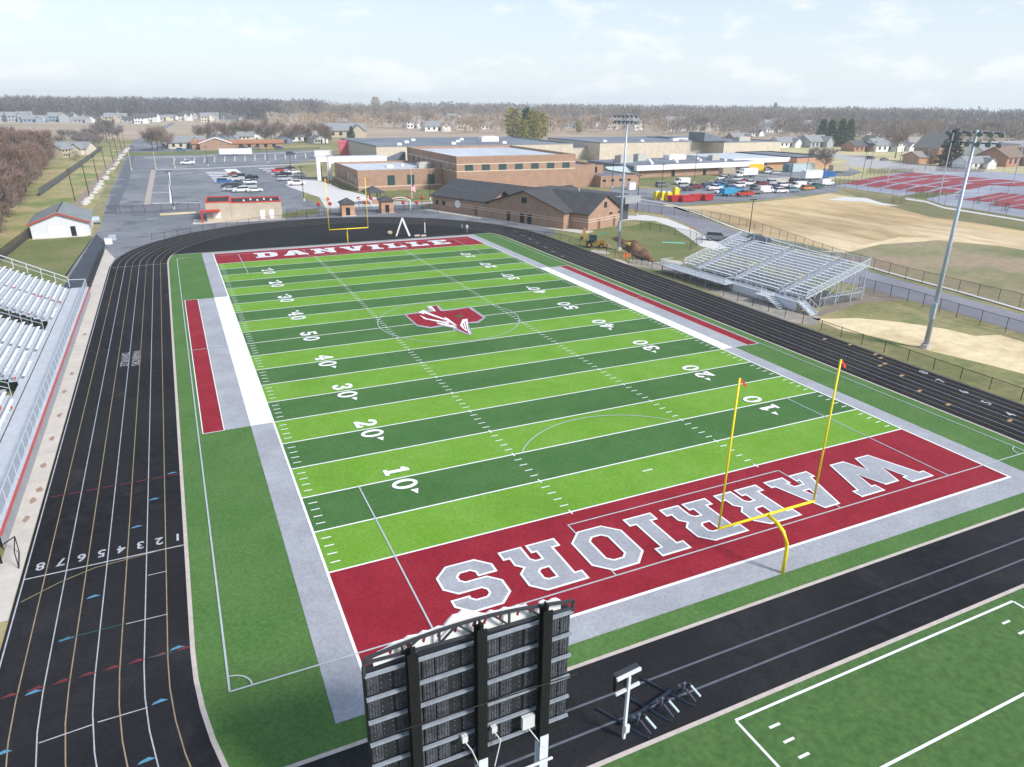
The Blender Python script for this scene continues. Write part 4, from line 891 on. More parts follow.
# ---- light poles
def light_tower(loc, H_, label, aim, lamps=6, r=.30):
    t = thing('light_pole', label, 'light pole', loc, aim)
    MB().tube([(0,0,0),(0,0,H_)], r, 12, r*.45).build('pole', galv, t, True)
    MB().tube([(0,0,0),(0,0,.5)], r*1.7, 10).build('base', conc, t)
    mb = MB(); mb.box(-.25, -.5, 3.6, .25, -.2, 5.4); mb.build('control_box', galv, t)
    for z in (H_-.25, H_-1.25):
        c = MB().bar((-2.6,0,z), (2.6,0,z), .12); cr_ = c.build('crossarm', dark_m, t)
        for k in range(lamps):
            x = -2.45+4.9*k/(lamps-1)
            q = MB(); a0 = Vector((x,-.15,z+.1)); a1 = Vector((x,-.62,z-.15)); q.tube([a0, a0.lerp(a1,.4), a1], .16, 10, .28); q.build('floodlight', mat('flood_grey', (.13,.16,.19), .2, 2, .4, .3), cr_)
            q = MB().tube([a1, a1+(a1-a0).normalized()*.04], .24, 10); q.build('lens', mat('lens_grey', (.22,.26,.29), .1, 2, .2), cr_)
    return t
light_tower((69.9,85.9,0), 24.0, 'tall galvanised floodlight pole standing beside the trench and excavator', R(-75))
light_tower((70.8,23.2,0), 23.6, 'tall galvanised floodlight pole on the right beside the straw strip', R(-75))
def lamp_post(px_, py_, top, label, group, mt=black_p, arm=True, thick=.07, hh=None):
    x, y = gr(px_, py_); lo, hi = 0, 40
    for _ in range(40):
        mid = (lo+hi)/2; dd = Vector((x, y, mid))-Vector(CAM); yy = 383.5-FPX*dd.dot(_u)/dd.dot(_f)
        if yy > top: lo = mid
        else: hi = mid
    h_ = hh or lo; t = thing('lamp_post', label, 'lamp post', (x, y, 0), 0, group)
    MB().tube([(0,0,.5),(0,0,h_)], thick*1.3, 8, thick).build('pole', mt, t); MB().tube([(0,0,0),(0,0,.7)], .3, 10).build('base', conc, t)
    if arm: MB().box(-.75,-.15,h_,.75,.15,h_+.14).build('lamp_head', mt, t)
    return t
gp = 'dark lamp posts in the school car parks'
for (a_, b_, c_, lab) in ((208,166,147,'dark lamp post in the car park behind the white pickup alone in its row'),(268,163,145,'dark lamp post in the middle of the far side of the car park'),(292,180,155,'dark lamp post behind the white pickup at the school entrance'),(304,201,167,'dark lamp post at the near corner of the school entrance drive'),(174,209.5,172,'dark lamp post on the kerb at the car park entrance'),(660.5,200.4,164.7,'dark lamp post beside the yellow tanks'),(694,183,153,'dark lamp post on the lawn edge behind the white van'),(788,192.8,163.5,'dark lamp post between the white vans of the works car park'),(806,174,150,'dark lamp post in front of the pale containers'),(636.5,216,176,'dark lamp post beside the far bend of the service road'),(330,186,156,'dark lamp post on the walk beside the white canopy'),(430,200,165,'dark lamp post in front of the school wing near the field house'),(612,188,160,'dark lamp post in front of the low annex'),(748,241,200,'dark lamp post standing behind the visitor stand'),(862,178,152,'dark lamp post at the left corner of the tennis courts')):
    lamp_post(a_, b_, c_, lab, gp)
for (a_, b_, c_, lab) in ((939,197,132,'tall silver light pole between the tennis court groups'),(1013,184,132,'tall silver light pole at the right end of the tennis courts'),(887,182.5,166,'short silver light pole at the near left court')): lamp_post(a_, b_, c_, lab, 'silver light poles at the tennis courts', galv, True, .12)
for (a_, b_, c_, lab) in ((131.5,170,152,'yellowish lamp post at the left of the car park entrance road'),(156,169,152,'yellowish lamp post at the right of the car park entrance road'),(175,168,157,'short pale post beside the entrance island')): lamp_post(a_, b_, c_, lab, 'pale posts at the entrance road', mat('pale_post', (.55,.50,.33), .1, 2), False, .10)
for i, (a_, b_, c_) in enumerate(((75.5,201.5,173),(89.4,195.6,164),(98.3,181.6,154),(106,169,151),(113.6,162.6,145),(118,157,142),(122,152,140),(125,147,138))):
    x, y = gr(a_, b_); t = thing('utility_pole', 'leaning dark wooden utility pole in the verge left of the entrance road', 'utility pole', (x, y, 0), 0, 'wooden poles along the left verge')
    H_ = 8.5; MB().tube([(0,0,0),(-.25,0,H_)], .15, 7, .10).build('pole', wood_m, t); MB().bar((-.9,0,H_-.6),(.5,0,H_-.6),.1).build('crossarm', wood_m, t)
for i, (a_, b_, hh, lab) in enumerate(((831,160,9,'wooden pole left of the pale road'),(900,161,10,'wooden pole beside the fork of the pale road'),(938,163,11,'wooden pole in front of the big spruce'),(812,157,9,'wooden pole beside the orange brick block end'),(727,139,10,'wooden pole behind the right hand hall'),(695,136,10,'wooden pole behind the centre hall'),(870,170,10,'leaning wooden pole at the small far car park'),(925,170,9,'wooden pole right of the small far car park'),(757,140,10,'wooden pole behind the entrance block'))):
    x, y = gr(a_, b_); t = thing('utility_pole', lab, 'utility pole', (x, y, 0), 0, 'wooden poles beyond the school')
    MB().tube([(0,0,0),(.1,0,hh)], .16, 7, .11).build('pole', mat('pole_pale', (.30,.25,.21), .2, 3), t); MB().bar((-1.1,0,hh-.6),(1.1,0,hh-.6),.12).build('crossarm', MATS['pole_pale'], t)
# flagpole
x, y = gr(412, 199); t = thing('flagpole', 'white flagpole with a limp american flag on the school lawn', 'flagpole', (x, y, 0))
MB().tube([(0,0,0),(0,0,8.4)], .09, 8, .05).build('pole', white_p, t); MB().ball((0,0,8.5), .14, 8).build('finial', yel, t)
mb = MB(); mb2 = MB(); mb3 = MB()
for k in range(7): 
    z = 2.3+.28*k; (mb if k % 2 == 0 else mb2).add([(.1,0,z),(1.2,.15,z-.75),(1.2,.15,z-.47),(.1,0,z+.28)], [(0,1,2,3)]).add([(.1,.03,z),(.1,.03,z+.28),(1.2,.18,z-.47),(1.2,.18,z-.75)], [(0,1,2,3)])
mb3.box(.08,-.03,3.3,.5,.0,4.1)
fg = mb.build('flag', red_p, t); mb2.build('flag_stripes', white_p, fg); mb3.build('flag_canton', mat('flag_blue', (.03,.05,.22), .1), fg)

# ---- goal posts
def goal(y, sgn, label):
    t = thing('goalpost', label, 'goalpost', (24.45, y, 0))
    MB().tube([(0,sgn*1.8,0),(0,sgn*1.8,1.5),(0,sgn*1.72,2.1),(0,sgn*1.35,2.65),(0,sgn*.8,2.93),(0,0,3.02)], .11, 12).build('gooseneck', yel, t, True)
    MB().tube([(-3.75,0,3.05),(3.75,0,3.05)], .085, 10).build('crossbar', yel, t, True)
    for s in (-1, 1):
        u_ = MB().tube([(s*3.7,0,3.05),(s*3.7,0,12.35)], .06, 10).build('upright', yel, t, True)
        MB().add([(s*3.7+.08,0,12.2),(s*3.7+.55,.1,11.7),(s*3.7+.75,.12,11.75),(s*3.7+.1,0,12.32)], [(0,1,2,3)]).build('ribbon', mat('ribbon_red', (.6,.06,.04), .1), u_)
    return t
goal(0, -1, 'yellow gooseneck goalpost at the near WARRIORS end zone'); goal(NY, 1, 'yellow gooseneck goalpost at the far DANVILLE end zone')

# ---- big scoreboard seen from behind
sb = thing('scoreboard', 'large scoreboard seen from behind on three black posts at the bottom edge', 'scoreboard', (0, -9, 0))
mod = mat('module_dark', (.075,.081,.095), .40, 4.0, .6, big=((.050,.055,.066), 1.4, .46, .56))
x0, x1 = -1.76, 5.62; zt, zb = 9.2, 4.38
MB().box(x0, .02, zb, x1, .30, zt).build('cabinet', mat('cabinet_black', (.022,.024,.029), .25, 3.0, .5), sb)
cols = [x0+.02]+[x0+(x1-x0)*k/16 for k in range(1, 16)]+[x1-.02]
for r_ in range(5):
    za = zb+(zt-zb)*r_/5+.08; zc = zb+(zt-zb)*(r_+1)/5-.12
    for k in range(16):
        a_, b_ = cols[k]+.03, cols[k+1]-.03; m_ = (a_+b_)/2
        if k % 5 == 1: continue
        mb = MB().box(a_, -.055, za, b_, .019, zc)
        for q in (.12, .38, .62, .88): mb.box(a_+(b_-a_)*q-.018, -.078, za+.02, a_+(b_-a_)*q+.018, -.05, zc-.02)
        mb.box(m_-.06, -.085, za+.25, m_+.06, -.05, za+.33)
        mb.build('module', mod, sb)
bt = MB()
for r_ in range(5):
    for k in range(24):
        x = x0+.2+(x1-x0-.4)*k/23; z = zb+(zt-zb)*(r_+.5)/5
        for dz_ in (-.22,.0,.22): bt.box(x-.008,-.10,z+dz_-.008,x+.008,-.09,z+dz_+.008)
bt.build('bolts', alu, sb)
for r_ in range(6):
    z = zb+(zt-zb)*r_/5 - (.0 if r_ else -.03)
    MB().box(x0, -.20, z-.05, x1, -.10, z+.05).build('rail', mat('rail_alu', (.34,.38,.45), .2, 4.0, .5, .3), sb)
MB().box(x0-.02,-.30,zb-.16,x1+.02,.25,zb-.06).build('bottom_sill', black_p, sb)
for xp, ztop in ((-.32, 10.0), (2.0, 10.12), (4.40, 10.05)):
    q = MB().box(xp-.17, -.62, 3.9, xp+.17, -.56, ztop-.1).box(xp-.17, -.32, 3.9, xp+.17, -.26, ztop-.1).box(xp-.03, -.56, 3.9, xp+.03, -.32, ztop+.12); q.build('post', black_p, sb)
    c = MB().box(xp-.17, -.64, 0, xp+.17, -.58, 4.4).box(xp-.17, -.30, 0, xp+.17, -.24, 4.7).box(xp-.03, -.58, 0, xp+.03, -.30, 4.4); c.build('column', mat('column_white', (.62,.65,.72), .08, 2.0), sb)
MB().tube([(-.5,-.75,3.3),(4.7,-.75,3.3)], .05, 8).build('cross_pipe', MATS['column_white'], sb)
MB().tube([(x0,-.68,7.15),(x1,-.68,6.85)], .022, 6).build('cable', black_p, sb)
tr = MB(); nseg = 12; xm = (x0+x1)/2
def arc(k): s = k/nseg; return Vector((x0+(x1-x0)*s, -.15, 9.88+.36*math.sin(math.pi*s)-.22*s))
def low(k): s = k/nseg; return Vector((x0+(x1-x0)*s, -.15, 9.86-.02*math.sin(math.pi*s)-.38*s))
for k in range(nseg): tr.bar(arc(k), arc(k+1), .09); tr.bar(low(k)-Vector((0,0,.12)), low(k+1)-Vector((0,0,.12)), .08)
for k in range(2, nseg-1, 2): tr.bar(arc(k), low(k)-Vector((0,0,.12)), .07); tr.bar(low(k)-Vector((0,0,.12)), arc(k+1 if k < 6 else k-1), .06)
for xx in (x0, x1): tr.bar((xx,-.15,9.2),(xx,-.15,9.8 if xx < 0 else 9.7),.09)
tr.build('truss', dark_m, sb)
sg = MB(); prof = []
random.seed(4)
for k in range(41):
    s = k/40; z = 9.74+.28*math.sin(math.pi*s)-.18*s; z += .11*abs(math.sin(k*1.1))+.05*random.random()
    if .36 < s < .54: z += .30*math.sin(math.pi*(s-.36)/.18)+.03
    if s < .06: z -= .12
    if .82 < s < .86: z -= .35
    prof.append((x0+.35+(x1-x0-.7)*s, z))
low_ = [(p[0], 9.26+.10*math.sin(math.pi*(k/40))-.02*k/40) for k, p in enumerate(prof)]
vs_ = [(p[0],.10,p[1]) for p in prof]+[(p[0],.10,p[1]) for p in low_]+[(p[0],.18,p[1]) for p in prof]+[(p[0],.18,p[1]) for p in low_]
n_ = 41; fs_ = []
for k in range(n_-1): fs_ += [(n_+k,n_+k+1,k+1,k),(2*n_+k,2*n_+k+1,3*n_+k+1,3*n_+k),(k,k+1,2*n_+k+1,2*n_+k),(3*n_+k,3*n_+k+1,n_+k+1,n_+k)]
fs_ += [(0,2*n_,3*n_,n_),(n_-1,2*n_-1,4*n_-1,3*n_-1)]
sg.add(vs_, fs_); so_ = sg.build('sign_panel', mat('sign_white', (.76,.77,.78), .04, 2), sb)
rg = MB()
for k in range(11):
    x = x0+.9+.55*k+random.uniform(-.1,.1); s = (x-x0)/(x1-x0); z = 9.50+.22*math.sin(math.pi*s)-.18*s
    rg.add([(x,.09,z),(x+.05,.09,z-.02),(x+.09,.09,z+.14),(x+.14,.09,z+.22),(x+.05,.09,z+.24),(x-.03,.09,z+.10)], [(0,1,2,3,4,5)])
rg.build('sign_cutouts', red_t, so_)
for (xx, zz, w_, h_) in ((1.42,5.36,.20,.26), (2.52,5.31,.20,.24), (3.86,5.05,.48,.55)):
    b = MB().box(xx-w_/2,-.42,zz-h_/2,xx+w_/2,-.26,zz+h_/2); bx_ = b.build('junction_box', mat('box_white', (.60,.61,.62), .05, 2), sb)
    MB().tube([(xx,-.36,zz-h_/2),(xx+.2,-.5,zz-h_/2-.35),(xx+(.5 if xx != 2.52 else -.1),-.66,3.9)], .022, 6).build('conduit', MATS['box_white'], bx_)

# ---- play clock and blocking sled on the black apron
pc = thing('play_clock', 'small black play clock board on a white pole near the bottom of the picture', 'play clock', (9.4, -7.75, 0), R(6))
MB().bar((0,0,0),(0,0,3.5),.12).build('pole', mat('pole_white', (.62,.64,.67), .06, 2), pc)
MB().box(-.60,.10,2.80,.60,.30,3.62).build('board', black_p, pc)
MB().box(-.64,-.02,3.52,.64,.09,3.66).box(-.64,-.02,2.74,.64,.09,2.86).build('rail', MATS['pole_white'], pc); MB().box(-.10,-.2,.5,.12,-.09,.9).build('junction_box', MATS['pole_white'], pc)
MB().box(-.64,.08,3.63,.64,.34,3.67).build('cover', dark_m, pc)
sl_ = thing('blocking_sled', 'dark steel blocking sled with three pads beside the play clock', 'blocking sled', (11.3, -6.9, 0), R(12))
MB().bar((-1.7,0,.25),(1.6,0,.25),.10).build('frame', mat('sled_blue', (.02,.03,.055), .2, 3.0, .5), sl_)
for k in range(3):
    x = -1.45+1.5*k
    rn = MB().tube([(x-.45,1.35,.12),(x-.15,.3,.10),(x+.15,-.9,.07),(x+.26,-1.12,.12),(x+.33,-1.12,.3),(x+.2,-.6,.7)], .06, 8); rn.build('runner', MATS['sled_blue'], sl_)
    pd = MB(); pd.tube([(x+.15,-.25,.3),(x+.25,-.55,.75),(x+.32,-.75,1.05)], .06, 8); pd.build('pad_arm', MATS['sled_blue'], sl_)
    MB().tube([(x+.05,-.3,.75),(x+.2,-.45,.8)], .09, 10).box(x+.12,-.58,.55,x+.28,-.47,1.0).build('pad', mat('pad_grey', (.10,.11,.14), .2, 3), sl_)
    MB().tube([(x+.35,-.75,.95),(x+.62,-1.15,.45)], .055, 8).build('handle', mat('handle_pale', (.45,.55,.58), .1, 3), sl_)

# ---- far end zone bits
x, y = gr(403, 236); t = thing('training_frame', 'white A shaped training frame on the far track', 'training frame', (x, y, 0), R(-20))
mb = MB()
for s in (-1, 1): mb.bar((s*1.35,0,0),(0,0,3.6),.8,.3); mb.bar((s*1.35,0,.15),(s*1.35,1.2,.15),.12)
mb.build('frame', white_p, t); MB().bar((-1.2,0,.4),(1.2,0,.4),.12).build('brace', dark_m, t)
x, y = gr(425, 233); t = thing('play_clock', 'dark play clock board on a white pole at the far end of the field', 'play clock', (x, y, 0)); MB().bar((0,0,0),(0,0,2.9),.14).build('pole', white_p, t); MB().box(-.5,-.12,2.2,.5,.1,3.0).build('board', dark_m, t)
x, y = gr(390, 235); t = tag(MB().ball((0,0,.45), .62, 12, .75).build('gear_pile', mat('tan_canvas', (.48,.36,.25), .2, 2), None, True), 'tan rounded bag lying beside the A shaped frame', 'bag'); t.location = (x, y, 0)
for i, px_ in enumerate((417, 423.5)):
    x, y = gr(px_, 236.3); t = tag(MB().prism([(-.55,-.3),(.5,-.35),(.6,.3),(-.5,.35)], 0, .22).build('ground_pad_or_shade', mat('pad_pale', (.62,.45,.42), .1, 2)), ('left' if i == 0 else 'right')+' one of two small pale pads lying beside the far play clock', 'pad'); t.location = (x, y, .05)

# ---- people
def skin_body(name, verts, edges, radii, mats, mfun, parent):
    me = bpy.data.meshes.new(name+'_skel'); me.from_pydata(verts, edges, []); o = bpy.data.objects.new(name+'_skel', me); COL.objects.link(o)
    sk = o.modifiers.new('skin', 'SKIN'); o.modifiers.new('sub', 'SUBSURF').levels = 1
    if not me.skin_vertices: pass
    for i, r_ in enumerate(radii): me.skin_vertices[0].data[i].radius = (r_, r_)
    me.skin_vertices[0].data[0].use_root = True
    dg = bpy.context.evaluated_depsgraph_get(); m2 = bpy.data.meshes.new_from_object(o.evaluated_get(dg)); bpy.data.objects.remove(o)
    m2.materials.clear()
    for mm in mats: m2.materials.append(mm)
    for p in m2.polygons: p.material_index = mfun(p.center); p.use_smooth = True
    q = bpy.data.objects.new(name, m2); COL.objects.link(q); q.parent = parent; return q
def person(loc, rz, label, top, legs, pose='stand', hat=None):
    t = thing('person', label, 'person', loc, rz)
    if pose == 'stand':
        V_ = [(0,0,.95),(0,0,1.15),(0,0,1.40),(0,0,1.52),(0,.01,1.62),(0,.01,1.74),(.19,0,1.42),(.24,.02,1.15),(.24,-.10,.92),(-.19,0,1.42),(-.24,.02,1.15),(-.22,-.12,.94),(.10,0,.88),(.11,-.02,.50),(.12,.03,.08),(.12,-.14,.04),(-.10,0,.88),(-.12,.03,.50),(-.13,.10,.08),(-.13,-.07,.04)]
    else:
        V_ = [(0,.25,.85),(0,.05,1.05),(0,-.30,1.18),(0,-.42,1.20),(0,-.50,1.22),(0,-.62,1.24),(.19,-.28,1.14),(.22,-.42,.90),(.12,-.60,.72),(-.19,-.28,1.14),(-.22,-.42,.90),(-.10,-.62,.70),(.11,.25,.82),(.13,.08,.46),(.14,.20,.08),(.14,.03,.04),(-.11,.25,.82),(-.13,.10,.46),(-.14,.30,.08),(-.14,.13,.04)]
    E_ = [(0,1),(1,2),(2,3),(3,4),(4,5),(2,6),(6,7),(7,8),(2,9),(9,10),(10,11),(0,12),(12,13),(13,14),(14,15),(0,16),(16,17),(17,18),(18,19)]
    Rd = [.15,.14,.15,.06,.10,.085,.075,.055,.04,.075,.055,.04,.105,.07,.05,.045,.105,.07,.05,.045]
    hd = Vector(V_[4])
    def mf(c):
        if (c-hd).length < .19 and (pose != 'stand' or c.z > 1.5): return 2
        if (c-Vector(V_[8])).length < .07 or (c-Vector(V_[11])).length < .07: return 2
        if (c.z < .92 if pose == 'stand' else (c.z < .86 and c.y > -.1)): return 1
        return 0
    skin_body('body', V_, E_, Rd, [top, legs, skin_m], mf, t)
    h5 = Vector(V_[5]); MB().ball(tuple(h5+Vector((0,.02,0))), .115, 10).build('hat' if hat else 'hair', hat or hair_m, t, True)
    return t
x, y = gr(462, 232.5); person((x, y, .04), R(20), 'person in blue top standing on the far track', cloth_b, cloth_d)
x, y = gr(467, 232.5); person((x, y, .04), R(-30), 'person in white top standing on the far track', cloth_w, mat('cloth_grey', (.20,.22,.26), .1))
x, y = gr(627, 249); person((x, y, 0), R(40), 'worker in yellow safety vest bending over the trench', cloth_y, cloth_d, 'bend', mat('helmet', (.75,.72,.15), .05))

# ---- excavation
hp = MB(); random.seed(8); nx, ny = 26, 12; A = Vector(gr(641,250)); B = Vector(gr(663,262)); dirn = (B-A)
Hh = [[0]*ny for _ in range(nx)]
pts_ = []
A = Vector((75.6, 97.0)); B = Vector((70.6, 74.5)); dr = (B-A); nn_ = Vector((-dr.y, dr.x)).normalized()*-1
for i in range(nx):
    for j in range(ny):
        s = i/(nx-1); q = j/(ny-1)*2-1; wdt = 1.9*math.sin(math.pi*min(max(s,.04),.96))**.5
        p = A+dr*s-nn_*(q*wdt)+Vector((1.0*math.sin(s*5),0)); h_ = 1.15*math.sin(math.pi*s)**.6*(1-q*q)*(.8+.3*math.sin(s*17+q*3))+random.uniform(-.3,.3)*(1-abs(q))
        pts_.append((p.x, p.y, max(-.02, h_)))
fs_ = [(i*ny+j,(i+1)*ny+j,(i+1)*ny+j+1,i*ny+j+1) for i in range(nx-1) for j in range(ny-1)]
tag(hp.add(pts_, fs_).build('dirt_pile', dirt, None, True), 'long heap of brown soil beside the dug trench', 'soil heap')
A = Vector((72.6,90)); B = Vector((68.6,76)); tn = MB(); wline(tn, A, B, .9, lv(9)); tag(tn.build('trench', mat('trench_dark', (.035,.022,.016), .3, 1)), 'dark open trench in the grass', None, None, 'structure')
t = thing('barrier_net', 'orange plastic barrier net folded beside the trench', 'barrier', (*gr(627,257.5), 0)); t.scale = (.7,)*3; mb = MB()
for k in range(5): mb.add([(k*.5-1.2,(k % 2)*.3,0),(k*.5-.7,((k+1) % 2)*.3,0),(k*.5-.7,((k+1) % 2)*.3,1.0),(k*.5-1.2,(k % 2)*.3,1.0)], [(0,1,2,3)])
mb.build('net', mat('net_orange', (.75,.20,.06), .1), t); MB().tube([(-1.2,0,0),(-1.2,0,1.15)], .04, 6).tube([(1.3,.3,0),(1.3,.3,1.15)], .04, 6).build('stake', wood_m, t)
for i, (px_, py_) in enumerate(((618,262),(640,262),(672,262),(600,252))):
    tag(MB().prism([tuple(Vector(gr(px_,py_))+Vector((1.4*math.cos(a*.9)*(1+.3*math.sin(a*2+i)), 2.4*math.sin(a*.9)))) for a in range(7)], 0, .03+.003*i).build('gravel_patch', mat('gravel_pale', (.50,.45,.41), .25, 2)), 'patch of pale gravel beside the trench', None, None, 'structure')
t = tag(MB().prism([(-2.2,-.25),(2.2,-.35),(2.3,.35),(-2.1,.3)], .02, .10).build('teal_sheet', mat('teal', (.20,.62,.50), .08, 2)), 'pale teal plastic sheet lying on the grass plot', 'plastic sheet'); t.location = (*gr(673,243), 0); t.rotation_euler[2] = R(-35)
t = tag(MB().prism([(-1.0,-.25),(1.0,-.25),(1.0,.25),(-1.0,.25)], .02, .12).build('green_board', mat('teal_dark', (.05,.30,.20), .08, 2)), 'dark green board lying in front of the field house', 'board'); t.location = (*gr(603,233), 0); t.rotation_euler[2] = R(-35)
ex = thing('backhoe_loader', 'yellow backhoe loader with raised boom beside the brown field house', 'backhoe', (*gr(594,247.5), 0), R(-30)); ex.scale = (.84,)*3
yx = mat('machine_yellow', (.50,.27,.05), .12, 2.0, .5)
MB().box(-1.9,-.5,.75,2.3,.5,1.15).box(.6,-.45,1.15,2.3,.45,1.75).build('body', yx, ex)
for x_, r_ in ((-1.1,.72), (1.6,.5)):
    for s in (-1, 1):
        wh = MB().tube([(x_,s*.55,r_),(x_,s*1.0,r_)], r_, 16).build('wheel', rubber, ex); MB().tube([(x_,s*1.0,r_),(x_,s*1.03,r_)], r_*.5, 12).build('rim', yx, wh)
MB().box(-1.2,-.6,2.6,.5,.6,2.75).box(-1.2,-.6,1.15,-1.1,-.5,2.6).box(-1.2,.5,1.15,-1.1,.6,2.6).box(.4,-.6,1.15,.5,-.5,2.6).box(.4,.5,1.15,.5,.6,2.6).build('cab_frame', black_p, ex)
MB().box(-1.15,-.55,1.6,.45,.55,2.58).build('cab_glass', glass, ex); MB().box(-.6,-.3,1.15,0,.3,1.6).build('seat', black_p, ex)
MB().bar((-1.9,0,1.1),(-2.35,0,4.3),.3,.45).bar((-2.35,0,4.3),(-2.9,0,2.4),.24,.34).build('boom', yx, ex)
MB().box(-3.2,-.35,1.8,-2.6,.35,2.45).build('digging_bucket', dark_m, ex)
MB().bar((1.6,-.6,1.3),(3.0,-.6,.6),.14,.2).bar((1.6,.6,1.3),(3.0,.6,.6),.14,.2).build('loader_arm', yx, ex)
MB().add([(3.0,-1.2,.1),(3.0,1.2,.1),(3.9,1.2,.1),(3.9,-1.2,.1),(3.0,-1.2,.9),(3.0,1.2,.9)], [(0,1,2,3),(0,4,5,1),(0,3,4),(1,5,2)]).build('loader_bucket', mat('bucket_rust', (.45,.33,.22), .2, 2), ex)

# ================================================================== VEHICLES
random.seed(21)
def prof_body(parts, half, name, mt, parent, paintable=True, bevel=.0):
    """side profile (x,z) extruded across the vehicle, narrowing towards the roof"""
    mb = MB()
    for prof, hw0, hw1 in parts:
        zs = [p[1] for p in prof]; z0, z1 = min(zs), max(zs); n = len(prof); L_ = []; Rr = []
        for x, z in prof:
            h_ = hw0+(hw1-hw0)*((z-z0)/(z1-z0) if z1 > z0 else 0); L_.append((x, -h_, z)); Rr.append((x, h_, z))
        mb.add(L_+Rr, [tuple(range(n)), tuple(range(2*n-1, n-1, -1))]+[((i+1)%n, i, n+i, n+(i+1)%n) for i in range(n)])
    o = mb.build(name, mt, parent)
    if paintable: o['paintable'] = True
    return o
def wheels(t, xs, hw, r):
    for x in xs:
        for s in (-1, 1):
            w_ = MB().tube([(x, s*(hw-.12), r),(x, s*(hw+.10), r)], r, 14).build('wheel', rubber, t); MB().tube([(x, s*(hw+.10), r),(x, s*(hw+.12), r)], r*.55, 10).build('rim', rimm, w_)
def lights(t, xf, xb, hw, z):
    for s in (-1, 1):
        MB().box(xf-.03, s*hw-.16, z-.08, xf+.02, s*hw+.16, z+.08).build('headlight', ls, t)
        MB().box(xb-.02, s*hw-.10, z-.10, xb+.03, s*hw+.10, z+.12).build('tail_light', mk_red, t)
def make(kind):
    t = thing({'sedan':'parked_car','suv':'parked_suv','pickup':'pickup_truck','van':'cargo_van'}[kind], '', {'sedan':'car','suv':'car','pickup':'pickup truck','van':'van'}[kind], (0,0,-500))
    if kind == 'sedan':
        prof_body([([(-2.25,.35),(2.25,.35),(2.3,.62),(2.1,.80),(1.0,.95),(-1.5,1.0),(-2.2,.95),(-2.3,.6)], .90, .84)], 0, 'body', paint, t)
        prof_body([([(1.0,.94),(.35,1.38),(-.85,1.42),(-1.6,.99)], .80, .62)], 0, 'window_glass', glassb, t, False)
        prof_body([([(.30,1.39),(-.85,1.425),(-.8,1.47),(.25,1.44)], .62, .58)], 0, 'roof', paint, t); wheels(t, (-1.35,1.4), .80, .33); lights(t, 2.28, -2.28, .6, .68)
    if kind == 'suv':
        prof_body([([(-2.3,.40),(2.3,.40),(2.35,.75),(2.2,1.02),(1.15,1.12),(-2.25,1.15),(-2.35,.7)], .94, .90)], 0, 'body', paint, t)
        prof_body([([(1.15,1.10),(.55,1.66),(-1.95,1.70),(-2.22,1.14)], .87, .70)], 0, 'window_glass', glassb, t, False)
        prof_body([([(.5,1.67),(-1.95,1.705),(-1.9,1.76),(.45,1.73)], .70, .66)], 0, 'roof', paint, t); wheels(t, (-1.4,1.45), .84, .37); lights(t, 2.33, -2.33, .68, .85)
    if kind == 'pickup':
        prof_body([([(-2.8,.50),(2.8,.50),(2.85,.9),(2.7,1.14),(1.4,1.2),(-.75,1.2),(-.75,1.12),(-2.8,1.12)], .98, .95)], 0, 'body', paint, t)
        prof_body([([(1.4,1.19),(.8,1.80),(-.6,1.82),(-.72,1.19)], .90, .74)], 0, 'window_glass', glassb, t, False)
        prof_body([([(.75,1.81),(-.6,1.825),(-.58,1.89),(.7,1.87)], .74, .70)], 0, 'roof', paint, t)
        MB().box(-2.7,-.85,1.121,-.80,.85,1.13).build('bed_floor', black_p, t); wheels(t, (-1.75,1.8), .88, .40); lights(t, 2.83, -2.8, .72, .92)
        q = MB().box(-2.8,-.97,1.12,-2.72,.97,1.36).box(-2.72,-.97,1.131,-.78,-.87,1.36).box(-2.72,.87,1.131,-.78,.97,1.36).build('bed_side', paint, t); q['paintable'] = True
    if kind == 'van':
        prof_body([([(-2.9,.40),(2.8,.40),(2.9,.8),(2.75,1.15),(2.2,1.35),(1.55,2.15),(1.3,2.25),(-2.85,2.25),(-2.95,.6)], 1.0, .90)], 0, 'body', paint, t)
        mb = MB(); mb.add([(2.22,-.82,1.37),(2.22,.82,1.37),(1.62,.78,2.12),(1.62,-.78,2.12)], [(0,1,2,3)])
        for s in (-1, 1): mb.add([(2.0,s*.975,1.38),(1.1,s*.985,1.38),(1.1,s*.935,1.95),(1.55,s*.935,1.95)], [(0,1,2,3)])
        mb.build('window_glass', glassb, t); wheels(t, (-1.8,1.85), .90, .38); lights(t, 2.86, -2.93, .72, .9)
    return t
PR = {k: make(k) for k in ('sedan','suv','pickup','van')}
FAM = {k: family(v) for k, v in PR.items()}
C = dict(white=(.72,.72,.73), silver=(.42,.44,.47), grey=(.17,.18,.20), black=(.015,.016,.02), dark=(.04,.045,.06), blue=(.02,.11,.33), navy=(.02,.04,.12), red=(.50,.02,.02), maroon=(.22,.02,.03), cyan=(.04,.30,.50), green=(.03,.09,.07), orange=(.6,.22,.05), tan=(.42,.36,.27), teal=(.14,.26,.30))
used_labels = set()
def car(kind, colr, px_, py_, ang, label):
    x, y = gr(px_, py_); assert label not in used_labels, label; used_labels.add(label)
    dup(PR[kind], label, (x, y, lv(8)), R(ang), C[colr], None, None, FAM[kind])
